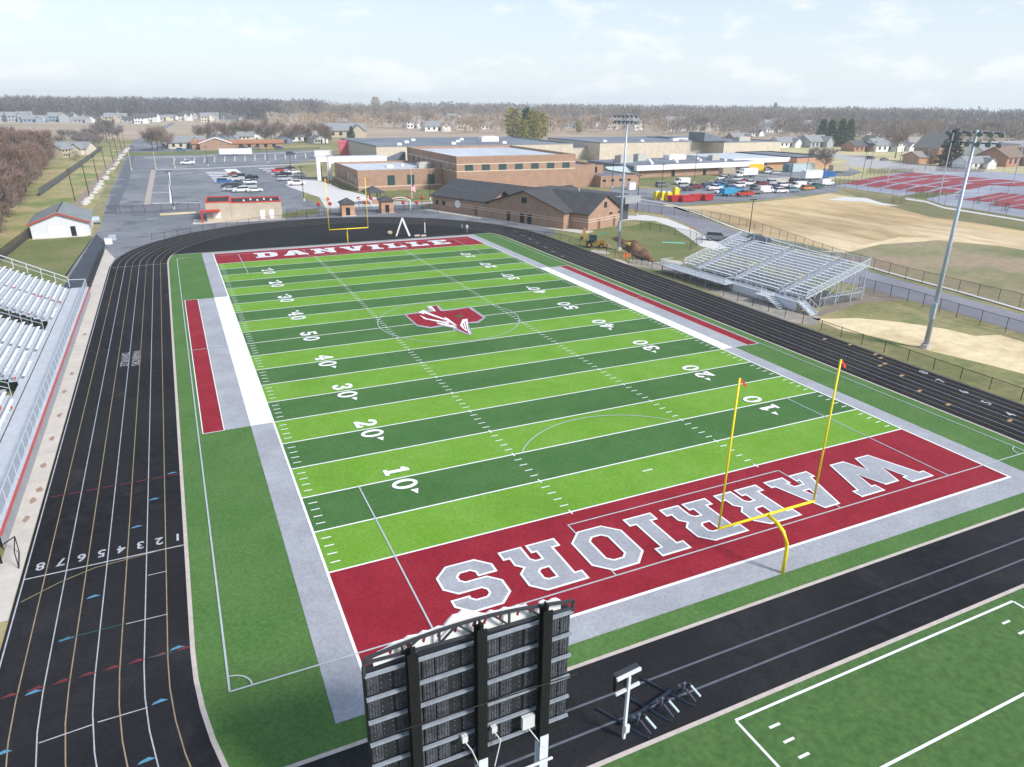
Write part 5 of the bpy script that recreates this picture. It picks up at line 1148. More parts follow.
# school lot, left group (cars stand parallel to x)
for a in (('suv','blue',224.5,183.5,0,'blue SUV at the left end of the parked cars behind the concession stand'),('sedan','silver',231,191,0,'silver car nearest to the concession stand roof on the left'),
    ('sedan','navy',236,184.5,180,'navy car just right of the blue SUV'),('suv','dark',237,188.2,0,'dark SUV between the silver car and the navy car'),('suv','black',243,178.3,0,'black SUV at the back of the parked group in the car park'),
    ('pickup','black',250,180,180,'black pickup at the right back of the parked group'),('sedan','white',249.5,184,0,'white car in front of the black pickup'),('suv','silver',249,188.6,180,'silver SUV in the right column of the parked group'),
    ('sedan','white',255,192,0,'white car right above the concession stand roof vents'),('sedan','maroon',235,175.6,0,'dark red car at the far end of the parked group'),('sedan','dark',229,187.3,0,'dark car between the blue SUV and the silver car'),
    ('sedan','silver',226.5,179.8,0,'silver car left of the black SUV at the back of the parked group'),('suv','white',241,192.3,180,'white SUV between the silver car and the white car above the concession stand'),('sedan','grey',242.5,187.8,0,'grey car in the middle of the parked group'),('pickup','silver',236,181,180,'silver pickup in the second row of the parked group'),('sedan','black',289,169.5,180,'black car at the far end of the right hand parking row'),('suv','silver',284.5,180.8,0,'silver SUV between the black pickup and the white pickup at the school entrance'),('suv','red',277.5,172.4,180,'red SUV in the right hand parking row'),('pickup','black',283,176.6,180,'black pickup in front of the red SUV'),('sedan','white',294,173.4,0,'white car in the right hand parking row beside a lamp post'),
    ('sedan','grey',300,176.6,180,'grey car right of the lamp post at the school entrance'),('pickup','white',296.5,185.5,0,'white pickup parked nearest the school entrance drive'),('pickup','white',188,164.6,180,'white pickup alone in the empty middle row of the car park'),
    ('suv','dark',291,155,0,'dark SUV at the far right edge of the car park'),('suv','blue',181,151.3,0,'blue car on the street beyond the car park, left of the red truck'),('pickup','red',203,148.6,0,'red truck parked in front of the orange roofed building'),
    ('suv','dark',243,149,0,'dark car in front of the long orange roofed building'),('suv','grey',256,149.5,180,'grey car right of the dark car at the long orange roofed building'),('suv','navy',279,149.3,0,'navy car at the right end of the street beyond the car park'),
    ('suv','grey',717,240.5,-38,'grey SUV driving on the service road behind the visitor stand'),('suv','dark',758,243,-35,'dark car half hidden behind the top row of the visitor stand')): car(*a)
# works car park
for a in (('suv','silver',684,187.6,0,'silver SUV at the left end of the second row of the works car park'),('sedan','white',721,193.5,180,'white car left of the pale blue utility trailer'),('suv','black',757,189.8,0,'black SUV between the grey pickup and the long white van'),('sedan','navy',774,188.6,180,'navy car behind the front row white SUV'),('suv','white',783,187.2,0,'white SUV in the middle row left of the white passenger van'),('sedan','cyan',740,191.6,0,'light blue car just behind the bright red pickup'),('sedan','grey',728,181.4,0,'grey car in front of the white box truck'),('suv','silver',737,181.0,180,'silver SUV below the white box truck'),('suv','grey',662,187,0,'grey SUV left of the white van on the works drive'),('van','white',681.5,184.5,180,'white van on the drive beside the green lawn'),('suv','white',722,180.2,180,'white SUV in front of the tan trailer'),
    ('sedan','dark',689,190.8,0,'dark car behind the red dumpsters'),('suv','maroon',695.5,188.8,0,'maroon SUV in the second row behind the dumpsters'),('suv','navy',704,188.3,180,'navy SUV in the second row left of the white car'),('sedan','green',709,186,0,'dark green car behind the navy SUV'),
    ('pickup','white',714,190.3,0,'white pickup behind the right end of the dumpsters'),('suv','blue',717,186.6,180,'blue SUV behind the white pickup near the dumpsters'),('pickup','cyan',724,188.6,0,'bright blue pickup in the middle of the works car park'),('suv','blue',731.5,190,0,'royal blue SUV right of the bright blue pickup'),
    ('sedan','dark',731,184.3,0,'dark car behind the royal blue SUV'),('suv','white',738,187.5,180,'white SUV behind the red pickup'),('pickup','white',749,185.6,0,'white pickup left of the dark red SUV'),('suv','maroon',762,186,0,'dark red SUV in the middle back row'),('suv','silver',772.5,184.6,0,'silver SUV at the right end of the middle back row'),
    ('pickup','red',744.5,196.3,180,'bright red pickup at the front edge of the works car park'),('pickup','grey',753.5,194.3,0,'grey pickup right of the bright red pickup'),('van','white',765,193.2,0,'long white van in the front row'),('suv','white',780.5,193,0,'white SUV right of the long white van'),
    ('suv','teal',792,192.2,0,'pale teal SUV at the foot of a lamp post'),('van','white',797.5,188.6,180,'white passenger van behind the pale teal SUV'),('suv','orange',807,190.2,0,'orange pickup sized car right of the white passenger van'),('pickup','green',815.5,188.6,180,'dark green pickup near the right end of the front row'),
    ('van','white',826,185.6,0,'large white van at the right end of the works car park'),('suv','dark',795,182.6,0,'dark SUV behind the white passenger van'),('suv','grey',803.5,183.6,180,'grey SUV in the back row right of the dark SUV'),('sedan','silver',812,184.6,0,'silver car in the back row behind the dark green pickup'),
    ('sedan','red',746,183,0,'red car in the back row behind the white pickup'),('suv','white',768,173.4,0,'white SUV beside the loading bay'),('sedan','silver',775,174.2,0,'silver car in front of the orange brick block'),('suv','black',767,170.6,0,'black SUV near the yellow truck cab'),
    ('suv','dark',870.5,159.3,0,'dark SUV on the pale road in the distance'),('sedan','grey',884,160.5,0,'grey car following the dark SUV on the pale road'),('suv','navy',943,166.3,0,'navy SUV in front of the big spruce'),('sedan','dark',952,166.6,0,'dark car right of the navy SUV near the big spruce'),
    ('suv','white',666,126.5,0,'white car far away behind the beige hall')): car(*a)
for k in PR: 
    for c, gs in FAM[k]:
        for q in gs: bpy.data.objects.remove(q)
        bpy.data.objects.remove(c)
    bpy.data.objects.remove(PR[k])
def box_truck(px_, py_, ang, L_, cab, boxc, label, hbox=3.4):
    x, y = gr(px_, py_); t = thing('box_truck', label, 'truck', (x, y, lv(8)), R(ang))
    bm_ = mat('truck_box_'+boxc, C[boxc] if boxc in C else boxc, .04, 1.0, .5); cm = mat('truck_cab_'+cab, C[cab], .04, 1.0, .4)
    MB().box(-L_/2,-1.2,.95,L_/2-2.1,1.2,hbox).build('cargo_box', bm_, t); MB().box(-L_/2,-.5,.6,L_/2,.5,.93).build('chassis', black_p, t)
    prof_body([([(L_/2-2.0,.6),(L_/2+.7,.6),(L_/2+.8,1.3),(L_/2-.1,1.6),(L_/2-.5,2.5),(L_/2-2.0,2.55)], 1.05, .95)], 0, 'cab', cm, t, False)
    mb = MB(); mb.add([(L_/2-.07,-.9,1.65),(L_/2-.07,.9,1.65),(L_/2-.45,.85,2.4),(L_/2-.45,-.85,2.4)], [(0,1,2,3)])
    for s in (-1, 1): mb.add([(L_/2-.3,s*1.06,1.5),(L_/2-1.5,s*1.06,1.5),(L_/2-1.5,s*1.0,2.3),(L_/2-.6,s*1.0,2.3)], [(0,1,2,3)])
    mb.build('window_glass', glassb, t); wheels(t, (-L_/2+1.5, L_/2-.6), .95, .48); return t
C['yellow'] = (.80,.48,.02); C['pale_blue'] = (.42,.52,.56)
box_truck(746, 177.5, 180, 9, 'white', 'white', 'white box truck parked in front of the white fascia'); box_truck(756, 173, -8, 8.5, 'yellow', 'yellow', 'yellow box truck standing by the loading bay', 3.6)
def trailer(px_, py_, ang, L_, H_, c, label, name='trailer', cat='trailer', legs=True):
    x, y = gr(px_, py_); t = thing(name, label, cat, (x, y, lv(8)), R(ang)); m_ = mat('trailer_'+c, C[c], .06, 1.0, .5)
    MB().box(-L_/2,-1.2,.7 if legs else .1,L_/2,1.2,H_).build('box', m_, t)
    mb = MB()
    for k in range(9): x_ = -L_/2+L_*k/8; mb.box(x_-.04,-1.24,.7 if legs else .1,x_+.04,-1.2,H_)
    mb.box(-L_/2-.03,-1.25,H_,L_/2+.03,1.25,H_+.06); mb.build('ribs', m_, t)
    if legs: wheels(t, (-.8,.3), 1.0, .4)
trailer(726.5, 175.5, 0, 6, 2.9, 'tan', 'tan box trailer behind the white box truck'); trailer(728, 196, 0, 5, 2.2, 'cyan', 'pale blue utility trailer left of the bright red pickup')
trailer(811, 180, 0, 8.5, 3.4, 'white', 'white box trailer behind the back row of cars'); trailer(825, 178.8, 0, 8, 2.6, 'blue', 'bright blue container on a dark trailer', 'trailer')
trailer(790, 171.5, 0, 6, 3.2, 'teal', 'grey green storage container beside the loading bay', 'storage_container', 'container', False); trailer(801, 171.8, 0, 12, 3.2, 'pale_blue', 'long pale blue storage container', 'storage_container', 'container', False)
trailer(838, 172.5, 0, 9, 3.0, 'tan', 'tan box trailer parked at the far car park near the tennis courts'); trailer(236, 155.5, 0, 15, 3.2, 'white', 'long white trailer at the far edge of the school car park')
trailer(324, 157.5, 0, 9, 3.2, 'white', 'white trailer behind the entrance canopy')
t = thing('low_wall', 'pale concrete barrier behind the silver SUV', 'barrier', (*gr(782,182), 0)); MB().box(-7,-.3,0,7,.3,1.3).build('barrier', conc, t); MB().box(-7.1,-.4,1.3,7.1,.4,1.42).build('coping', conc_l, t)
for i, (px_, py_, lab) in enumerate(((656.5,199.5,'yellow tank at the left end of the row of containers'),(662.5,200,'yellow tank just right of the lamp post'),(668,200.2,'yellow tank next to the red dumpster'),(675.5,195.5,'yellow tank standing behind the first red dumpster'))):
    t = thing('site_tank', lab, 'tank', (*gr(px_,py_), 0)); MB().prism([(-.8,-.7),(.8,-.7),(.8,.7),(-.8,.7)], .1, 2.2).build('tank', mat('tank_yellow', (.80,.60,.02), .06, 1), t); MB().prism([(-.85,-.75),(.85,-.75),(.85,.75),(-.85,.75)], 0, .1).prism([(-.5,-.4),(.5,-.4),(.5,.4),(-.5,.4)], 2.2, 2.45).build('cap', mat('tank_cap', (.7,.68,.55), .06, 1), t)
for i, (px_, py_, L_, lab) in enumerate(((676.5,201.5,5,'red dumpster next to the yellow tanks'),(687,201.5,5.5,'red dumpster second from the yellow tanks'),(697,200.3,4.6,'red dumpster third from the yellow tanks'),(706,200.3,3.6,'red dumpster at the right end of the dumpster row'))):
    t = thing('dumpster', lab, 'dumpster', (*gr(px_,py_), 0), R(4*i-4)); rd_ = mat('dumpster_red', (.48,.035,.045), .12, 1.0, .5)
    MB().add([(-L_/2+.3,-1.1,.15),(L_/2-.1,-1.1,.15),(L_/2-.1,1.1,.15),(-L_/2+.3,1.1,.15),(-L_/2,-1.2,1.7),(L_/2,-1.2,1.7),(L_/2,1.2,1.7),(-L_/2,1.2,1.7)], [(3,2,1,0),(0,1,5,4),(1,2,6,5),(2,3,7,6),(3,0,4,7)]).build('bin', rd_, t)
    mb = MB()
    for k in range(7): x_ = -L_/2+.4+(L_-.7)*k/6; mb.bar((x_,-1.14,.2),(x_,-1.24,1.7),.12)
    mb.bar((-L_/2,-1.24,1.7),(L_/2,-1.24,1.7),.14); mb.build('ribs', rd_, t); MB().poly([(-L_/2+.2,-1.1),(L_/2-.1,-1.1),(L_/2-.1,1.1),(-L_/2+.2,1.1)], 1.3).build('rubble', mat('rubble', (.22,.12,.09), .4, 2), t)
for i, (px_, py_, lab) in enumerate(((646,199,'small orange cone left of the yellow tanks'),(724.5,201,'orange cone in front of the blue trailer'),(690.5,229.5,'orange cone on the footpath beside the service road'))):
    t = thing('traffic_cone', lab, 'cone', (*gr(px_,py_), .035)); t.scale = (.7,)*3; MB().tube([(0,0,.04),(0,0,.75)], .2, 10, .04).build('cone', mat('cone_orange', (.8,.13,.04), .05), t); MB().box(-.25,-.25,0,.25,.25,.04).build('base', MATS['cone_orange'], t)
t = thing('utility_box', 'white utility cabinet beside the low brick annex', 'cabinet', (*gr(631,189.5), 0)); MB().box(-1.2,-.8,0,1.2,.8,2.2).build('cabinet', white_p, t); MB().box(-1.25,-.85,2.2,1.25,.85,2.3).build('lid', alu, t)
# play tower behind the canopy
t = thing('billboard_wall', 'pink and red painted wall panel at the left end of the beige hall', 'sign wall', (*gr(347,158), 0)); MB().box(-3.5,0,0,3,.3,8.2).build('panel', mat('panel_pink', (.55,.12,.17), .3, .4), t)
MB().box(3.1,.1,0,6,3,6.4).build('stair_block', mat('block_ochre', (.50,.30,.12), .1, 1), t); MB().box(3.05,0,6.42,6.1,3.1,6.9).build('cap', red_p, t)

# car park paint and islands
mb = MB()
for y in (205,213): wline(mb, (-9,y*.905), (14 if y > 210 else 2, y*.905), .18, lv(12))
def pxl(mb, pts, w_, n=12): ribbon(mb, [gr(*p) for p in pts], w_, lv(n))
mb = MB()
pxl(mb, ((153,203.5),(200,202.8)), 1.0); pxl(mb, ((169,172),(171,203)), .5); pxl(mb, ((187,166.8),(175,168),(160,168.5)), .5); 
for k in range(8): y = 172.5+k*1.6; pxl(mb, ((206+k*1.6,y),(240+k*.8,y-.4)), 2.6, 13)
for k in range(5): y = 168.5+k*1.8; pxl(mb, ((259+k*4,y),(285+k*3,y-.4)), 2.6, 13)
pxl(mb, ((152,177.6),(186,177)), .25); pxl(mb, ((104,186),(122,185.5)), .35); pxl(mb, ((97,195.5),(118,195)), .35); pxl(mb, ((146,219.5),(157,218.6)), .35)
for x0_, y0_, x1_, y1_ in ((97,187.5,121,187),(104,180,124,179.6),(152,193,170,192.6),(152,185.5,169,185.2)): pxl(mb, ((x0_,y0_),(x1_,y1_)), .5, 13)
for k in range(14): pxl(mb, ((175+k*10,158.6-k*.42),(173.5+k*10.2,164.0-k*.42)), .28, 13)
mb.poly(P((224,169.5),(236,169),(243,174),(230,174.8)), lv(12)); tag(mb.build('parking_lines', mat('line_white', (.75,.75,.77), .12, 1)), 'white parking lines in the school car park', None, None, 'structure')
mb = MB(); mb.poly(P((144,205),(150,205),(156,170),(151,170)), lv(14))
tag(mb.build('traffic_island', mat('island', (.40,.36,.32), .15, 1)), 'brown paved island in the entrance road', None, None, 'structure')
mb = MB(); pxl(mb, ((157,169.6),(200,168.8),(322,163.2)), 2.6, 14); pxl(mb, ((145,157.5),(200,156.4),(318,151.5)), 2.4, 14); pxl(mb, ((290,185),(300,183.5)), .9, 14)
tag(mb.build('kerb', conc_l), 'pale kerbs dividing the car park', None, None, 'structure')
mb = MB(); mb.poly(P((160,213.8),(180,212.6),(196,211.8),(196,213.3),(182,214.6),(160,216)), lv(15)); tag(mb.build('kerb_island', straw), 'grassy kerb island at the entrance', None, None, 'structure')
sheet('entrance_walk', P((284,185.5),(297,179.5),(316,179.5),(320,183),(338,197),(356,207),(340,208),(318,197)), 12, conc_l, label='concrete walk to the white canopy')
sheet('garden_strip', P((123,156),(200,154.5),(320,149),(320,147),(200,151),(130,152.5)), 12, lawn, label='grass strip beyond the car park')
sheet('dirt_strip', P((60,212),(82,205),(95,190),(120,160),(132,145),(128,145),(112,160),(92,182),(78,198)), 5, mat('dirt_strip', (.30,.24,.19), .2, .6), label='gravel strip with pale debris along the road')
sheet('alley', P((118,216),(116,212),(130,178),(134,160),(134,145),(130,145),(128,158),(119,177),(107,208)), 9, mat('alley', (.125,.135,.165), .08, 1), label='lane at the left of the car park')
mb = MB(); random.seed(5)
for k in range(60):
    s = random.random(); x, y = gr(84+s*44+random.uniform(-1.5,1.5), 205-s*57); r_ = random.uniform(.5,1.4)
    mb.ball((x,y,.1), r_, 7, .45)
tag(mb.build('debris', mat('debris', (.55,.54,.52), .2, 1)), 'pale rubble and snow heaps along the left verge', 'rubble', None, 'stuff')
for i, (px_, py_) in enumerate(((109,244),(113,240))):
    t = thing('electric_cabinet', ('pale' if i == 0 else 'smaller grey')+' box beside the track end near the drive', 'cabinet', (*gr(px_,py_), 0)); MB().box(-.6,-.4,0,.6,.4,1.1-.2*i).build('cabinet', white_p if i == 0 else galv, t); MB().box(-.65,-.45,1.1-.2*i,.65,.45,1.16-.2*i).build('lid', alu, t)
t = thing('tank_container', 'blue grey tank at the corner of the white shed', 'tank', (*gr(96,224), 0)); MB().tube([(-.9,0,.9),(.9,0,.9)], .8, 14).build('tank', galv, t); MB().box(-.8,-.5,0,-.5,.5,.3).box(.5,-.5,0,.8,.5,.3).build('cradle', dark_m, t)

# ================================================================== HOUSES
random.seed(31)
def house_proto(name, wd, dp, h, rdg, wing=False, ax='u'):
    t = thing(name, '', 'house', (0,0,-500))
    a, b = gable_body(t, -wd/2, wd/2, -dp/2, dp/2, h, rdg, tint, tint, ax, oh=.5)
    a['paintable'] = 'wall'; b['paintable'] = 'roof'
    if wing:
        a, b = gable_body(t, wd*.10, wd*.42, -dp/2-2.6, 0, h*.96, rdg*.92, tint, tint, 'v', oh=.4); a['paintable'] = 'wall'; b['paintable'] = 'roof'
    for k in range(3): opening(t, (-wd/2+wd*(.14+.2*k), -dp/2), (0,-1), 1.3, 1.4, .9, glassb)
    opening(t, (wd*.02, -dp/2), (0,-1), 1.0, 2.1, 0, glassb, 'door')
    if h > 4:
        for k in range(3): opening(t, (-wd/2+wd*(.14+.24*k), -dp/2), (0,-1), 1.2, 1.3, 3.6, glassb)
    MB().box(-wd*.2, .3, h+.5, -wd*.2+.8, 1.1, rdg+.7).build('chimney', brick, t)
    return t
HP = [house_proto('house', 13, 9, 5.4, 8.6, True), house_proto('house', 17, 9, 3.0, 5.6, True), house_proto('house', 11, 9, 3.0, 5.4, False, 'v'), house_proto('house', 12, 10, 5.2, 8.4, False)]
HF = [family(p) for p in HP]
WC = {'white': (.72,.72,.72), 'cream': (.60,.55,.44), 'grey': (.34,.36,.39), 'blue': (.20,.28,.38), 'tan': (.45,.38,.29), 'brick': (.36,.19,.13)}
RC = {'dark': (.09,.09,.10), 'grey': (.24,.25,.27), 'brown': (.20,.14,.11)}
def house(k, x, y, rz, wc, rc, label, group=None, sc_=1):
    r = HP[k].copy(); COL.objects.link(r); r.location = (x,y,0); r.rotation_euler = (0,0,rz); r['label'] = label; r.scale = (sc_,)*3
    if group: r['group'] = group
    for c0, gs in HF[k]:
        c = c0.copy(); COL.objects.link(c); c.parent = r
        if c0.get('paintable') == 'wall': c.color = (*WC[wc], 1)
        if c0.get('paintable') == 'roof': c.color = (*RC[rc], 1)
        for g0 in gs: q = g0.copy(); COL.objects.link(q); q.parent = c
for (px_, py_, k, rz, wc, rc, lab, s) in ((75,154,1,-25,'cream','grey','cream house with grey roof in the garden behind the dark fence',1.0),(62,157,3,60,'tan','grey','low tan house beside the cream garden house',.7),
    (187,148,1,0,'cream','grey','cream bungalow with grey roof left of the orange roofed building',1.1),(198,147,2,10,'white','dark','white gabled house next to the cream bungalow',1.0),(224,144,1,0,'blue','grey','blue grey house above the orange roofed building',1.0),(256,141,2,0,'white','grey','white gabled house right of the blue grey house',.9),(171,147,2,0,'grey','grey','small grey house behind the bare trees at the road',.9),(246,143,3,0,'cream','grey','cream two storey house in the trees beyond the car park',.8),
    (284,143,2,0,'blue','grey','small blue house at the right end of the street',.9),(303,141,1,0,'white','grey','white house with long grey roof beyond the trailers',1.1),(318,143,2,20,'white','grey','white gabled house behind the entrance canopy',.9),(345,137,1,0,'tan','grey','long low tan house behind the school hall',1.7),
    (632,130,3,30,'white','grey','large white barn shaped house behind the halls at centre',1.5),(674,131,3,-20,'white','grey','large white house between two bare trees right of centre',1.6),(657,125,1,0,'white','grey','long low white house far behind the centre hall',1.3),
    (738,141,1,0,'brick','grey','brick bungalow behind the right hand hall',1.0),(752,136,1,0,'white','dark','white bungalow left of the small pole',1.0),(784,147,1,0,'white','grey','white house with grey roof behind the entrance block',1.1),(812,147,1,10,'grey','grey','grey roofed bungalow in front of the dark pines',1.3),(828,146,1,0,'brick','grey','brick bungalow right of the dark pines',1.1),(801,143,2,0,'cream','grey','cream gabled house behind the bungalows near the pines',.9),
    (858,151,1,0,'brick','dark','brick bungalow left of the bare maple',1.1),(880,151,1,0,'white','grey','white bungalow with grey roof right of the bare maple',1.3),(871,143,2,0,'tan','dark','small tan house deeper in the wood on the right',1.0),(912,149,2,0,'tan','brown','tan gabled house left of the big spruce',1.2),(897,151,1,0,'white','grey','long white house left of the tan gabled house',1.0),
    (1003,165,1,8,'brick','brown','orange brick house in front of the pale barn roof',1.5),(972,168,1,-10,'white','grey','white garage house below the tall orange gabled building',.9),(1019,163,2,0,'white','grey','white gabled house at the right edge of the picture',1.4),(985,160,1,0,'white','grey','white house with pale roof behind the orange brick house',1.6),(1010,157,1,0,'grey','grey','grey house with pale roof at the right edge',1.5),
    (770,132,1,0,'white','grey','white bungalow in the trees above the entrance block',1.2),(488,129,1,0,'white','grey','white low house behind the school at the left of the yellow pines',1.2),(552,131,2,0,'cream','grey','cream house right of the yellow pines',1.2),(436,131,1,0,'white','grey','long white house behind the hall roof in the middle',1.5),(570,128,1,0,'grey','grey','grey house right behind the cream house near the pines',1.2),(1000,149,1,0,'brick','brown','brick house in the trees above the pale roofed houses',1.2),(590,126,3,0,'white','grey','white two storey house in the brown trees at centre',1.2)):
    x, y = gr(px_, py_); house(k, x, y, R(rz), wc, rc, lab, None, s)
x, y = gr(205, 150); t = thing('strip_building', 'long low building with orange brown roof and white gabled porch', 'building', (x+6, y+6, 0), R(-3)); gable_body(t, -12, 36, 0, 12, 2.8, 4.4, mat('roof_orange', (.36,.17,.10), .1, 1), brick, 'u'); gable_body(t, -8, 8, -5, 3, 3.2, 6.0, white_p, brick, 'v')
for k in range(5): opening(t, (13+4.4*k, 0), (0,-1), 1.8, 1.6, .8, glassb)
x, y = gr(968, 166); t = thing('gabled_hall', 'tall building with steep grey roof and orange brick gable behind the big spruce', 'building', (x-6, y+12, 0), R(-8)); tp_ = mat('shingle_taupe', (.27,.25,.235), .15, 3); gable_body(t, 0, 12, 0, 15, 7.5, 13.5, tp_, brick_o, 'v', oh=.7); gable_body(t, -8, -.2, 3, 13, 3.2, 5.4, tp_, brick_o, 'u', oh=.5)
opening(t, (6.5,0), (0,-1), 3, 4, 1, glassb)
x, y = gr(918, 150); t = thing('barn', 'wide barn with pale grey shingle roof left of the big spruce', 'barn', (x, y, 0), R(-12)); gable_body(t, -8, 8, 0, 12, 3.0, 7.5, mat('shingle_taupe', (.27,.25,.235), .15, 3), MATS['brick_orange'], 'u', oh=.6); opening(t, (0,0), (0,-1), 3, 2.4, 0, white_p, 'door')
gH = 'houses in the new estate far away at left'
estate = {}
random.seed(3)
for px_, py_ in [(6+random.uniform(-3,3)+k*9.6, 121.5+random.uniform(-.8,.8)+(k*9.6)*.010) for k in range(15)]+[(3+k*12+random.uniform(-4,4), 117.8+random.uniform(-.4,.4)) for k in range(13)]+[(150+k*11+random.uniform(-4,4), 120.5+random.uniform(-1.5,1.5)) for k in range(16)]+[(160+k*13+random.uniform(-4,4), 117.6+random.uniform(-.5,.5)) for k in range(12)]:
    x, y = gr(px_, py_); wc = random.choice(['white','white','white','cream','grey','blue','tan'] if px_ < 150 else ['white','white','cream','cream','grey']); rc = random.choice(['dark','grey','grey'])
    key = (wc, rc, px_ < 150)
    house(random.choice([0,0,1,3]), x, y, R(random.choice([0,0,90,20,-20])), wc, rc, 'small distant %s house with %s roof in the new estate %s' % (wc, rc, 'left of the entrance road' if px_ < 150 else 'beyond the entrance road'), '%s houses with %s roofs, %s estate' % (wc, rc, 'left' if px_ < 150 else 'right'), 1.15)
for i in range(64):
    px_ = 335+i*10.8+random.uniform(-6,6); py_ = random.uniform(119,130)+max(0,(px_-640))*.022; x, y = gr(px_, py_); wc = random.choice(['white','white','white','cream','tan','grey','brick']); rc = random.choice(['dark','grey'])
    zone = 'behind the school' if px_ < 560 else 'beyond the halls' if px_ < 790 else 'at right'
    house(random.choice([0,1,1,3]), x, y, R(random.choice([0,0,90,20,-20])), wc, rc, 'distant %s house with %s roof among bare trees %s' % (wc, rc, zone), '%s houses with %s roofs among the trees %s' % (wc, rc, zone), 1.3)
for i, p_ in enumerate(HP):
    for c, gs in HF[i]:
        for q in gs: bpy.data.objects.remove(q)
        bpy.data.objects.remove(c)
    bpy.data.objects.remove(p_)

# ================================================================== TREES
def twig(mb, p, d, L_, w_):
    """one flat tapering spray of twigs"""
    d = d.normalized(); s = d.cross(Vector((random.uniform(-1,1), random.uniform(-1,1), random.uniform(-1,1)))).normalized()*w_/2
    q = p+d*L_*.55+Vector((random.uniform(-.1,.1),)*3)*L_; mb.add([p-s*.5, p+s*.5, q+s, p+d*L_, q-s], [(0,1,2,3,4)])
def bare_proto(H_, W_, ntw, tm, seed, tw=.07, tl=1.6, rise=.35, name='bare_tree'):
    random.seed(seed); t = thing(name, '', 'tree', (0,0,-500)); tr = MB(); cr_ = MB()
    tr.tube([(0,0,-.1),(random.uniform(-.2,.2),0,H_*.3),(random.uniform(-.5,.5),random.uniform(-.4,.4),H_*.62),(0,0,H_*.9)], H_*.018+.05, 6, .03)
    tips = []
    for k in range(15):
        a = k*2.4+random.uniform(-.4,.4); z0 = H_*random.uniform(.18,.62); l_ = W_*random.uniform(.3,.52)*(1.15-.5*abs(z0/H_-.4)); 
        p0 = Vector((0,0,z0)); up_ = H_*random.uniform(.16,.34); p2 = Vector((math.cos(a)*l_, math.sin(a)*l_, min(z0+up_, H_*.97))); p1 = p0.lerp(p2,.5)+Vector((0,0,-up_*.12))
        tr.tube([p0,p1,p2], H_*.007+.03, 4, .02)
        for j in range(4):
            b = p1.lerp(p2, random.random()); e = b+Vector((random.uniform(-1,1), random.uniform(-1,1), random.uniform(.2,1.2)))*W_*.16; tr.tube([b, e], .035, 3, .012); tips.append((b, e))
        tips.append((p1, p2))
    clumps = [b.lerp(e, random.random()) for b, e in tips for _ in range(2)]
    for k in range(ntw):
        c = random.choice(clumps); p = c+Vector((random.gauss(0,1), random.gauss(0,1), random.gauss(0,1)*.8))*W_*.085
        if p.z < H_*.14: continue
        d = Vector((p.x, p.y, 0)).normalized()*random.uniform(.2,1)+Vector((random.uniform(-.5,.5), random.uniform(-.5,.5), random.uniform(rise,1.2)))
        twig(cr_, p, d, tl*random.uniform(.6,1.3), tw*random.uniform(.6,1.6))
    tr.build('trunk', bark, t); cr_.build('crown', tm, t); return t
def pine_proto(H_, W_, n, tm, seed, name='pine_tree', shape=0):
    random.seed(seed); t = thing(name, '', 'tree', (0,0,-500)); MB().tube([(0,0,-.1),(0,0,H_*.9)], H_*.02+.05, 6, .04).build('trunk', bark, t); cr_ = MB()
    nb_ = 46
    for b in range(nb_):
        z = H_*(.10+.88*b/nb_); f = (1-b/nb_)**.8 if shape == 0 else (1-((b/nb_-.45)/.6)**2)**.5 if abs(b/nb_-.45) < .6 else .2
        a = b*2.39996; L_ = W_/2*f*random.uniform(.65,1.1)+.3
        for k in range(n//nb_):
            s = random.random()**.6; p = Vector((math.cos(a)*L_*s, math.sin(a)*L_*s, z-s*L_*.12))+Vector((random.gauss(0,1),random.gauss(0,1),random.gauss(0,.7)))*W_*.045
            d = Vector((math.cos(a),math.sin(a),random.uniform(-.3,.5)))+Vector((random.uniform(-.6,.6),)*2+(0,)); twig(cr_, p, d, random.uniform(.35,.8)*W_*.12, W_*.055*random.uniform(.6,1.3))
    cr_.build('crown', tm, t); return t
TP = {}
for i in range(3): TP['rus%d' % i] = bare_proto(13+2*i, 9+i, 3800, twig_r, 50+i, .10, 1.5, .4)
for i in range(3): TP['brn%d' % i] = bare_proto(14+i, 11, 1500, twig_b, 60+i, .12, 1.6)
for i in range(3): TP['tan%d' % i] = bare_proto(14+i, 12, 1500, twig_t, 70+i, .13, 1.6)
for i in range(2): TP['gry%d' % i] = bare_proto(12+i, 8, 900, twig_g, 80+i, .12, 1.5)
TP['sml'] = bare_proto(7, 5.5, 900, twig_g, 90, .07, .9)
TP['pine'] = pine_proto(15, 9, 3200, ever, 91); TP['yel'] = pine_proto(14, 8, 3200, ever_y, 92, 'yellow_pine', 1); TP['spruce'] = pine_proto(19, 12, 5200, mat('spruce_needles', (.075,.080,.035), .3, .8), 93, 'spruce_tree')
TP['shrub'] = pine_proto(2.4, 2.2, 500, shrub_m, 94, 'shrub', 1); TP['hedge'] = pine_proto(2.2, 1.5, 300, mat('hedge_dark', (.035,.04,.03), .3, 1), 95, 'hedge_shrub', 1); TP['fir'] = pine_proto(2.2, 1.8, 360, ever, 96, 'small_fir')
TP['shry'] = pine_proto(2.2, 1.9, 360, mat('shrub_olive', (.13,.12,.04), .3, 1), 97, 'shrub', 1)
for k_ in ('shrub','hedge','shry'): TP[k_]['category'] = 'shrub'
TF = {k: family(v) for k, v in TP.items()}
random.seed(77)
def tree(k, x, y, label, group=None, s=1.0, sz=None):
    s = s*random.uniform(.88,1.14); dup(TP[k], label, (x, y, 0), random.uniform(0, 6.28), None, group, (s, s, s*(sz or 1)*random.uniform(.93,1.08)), TF[k])
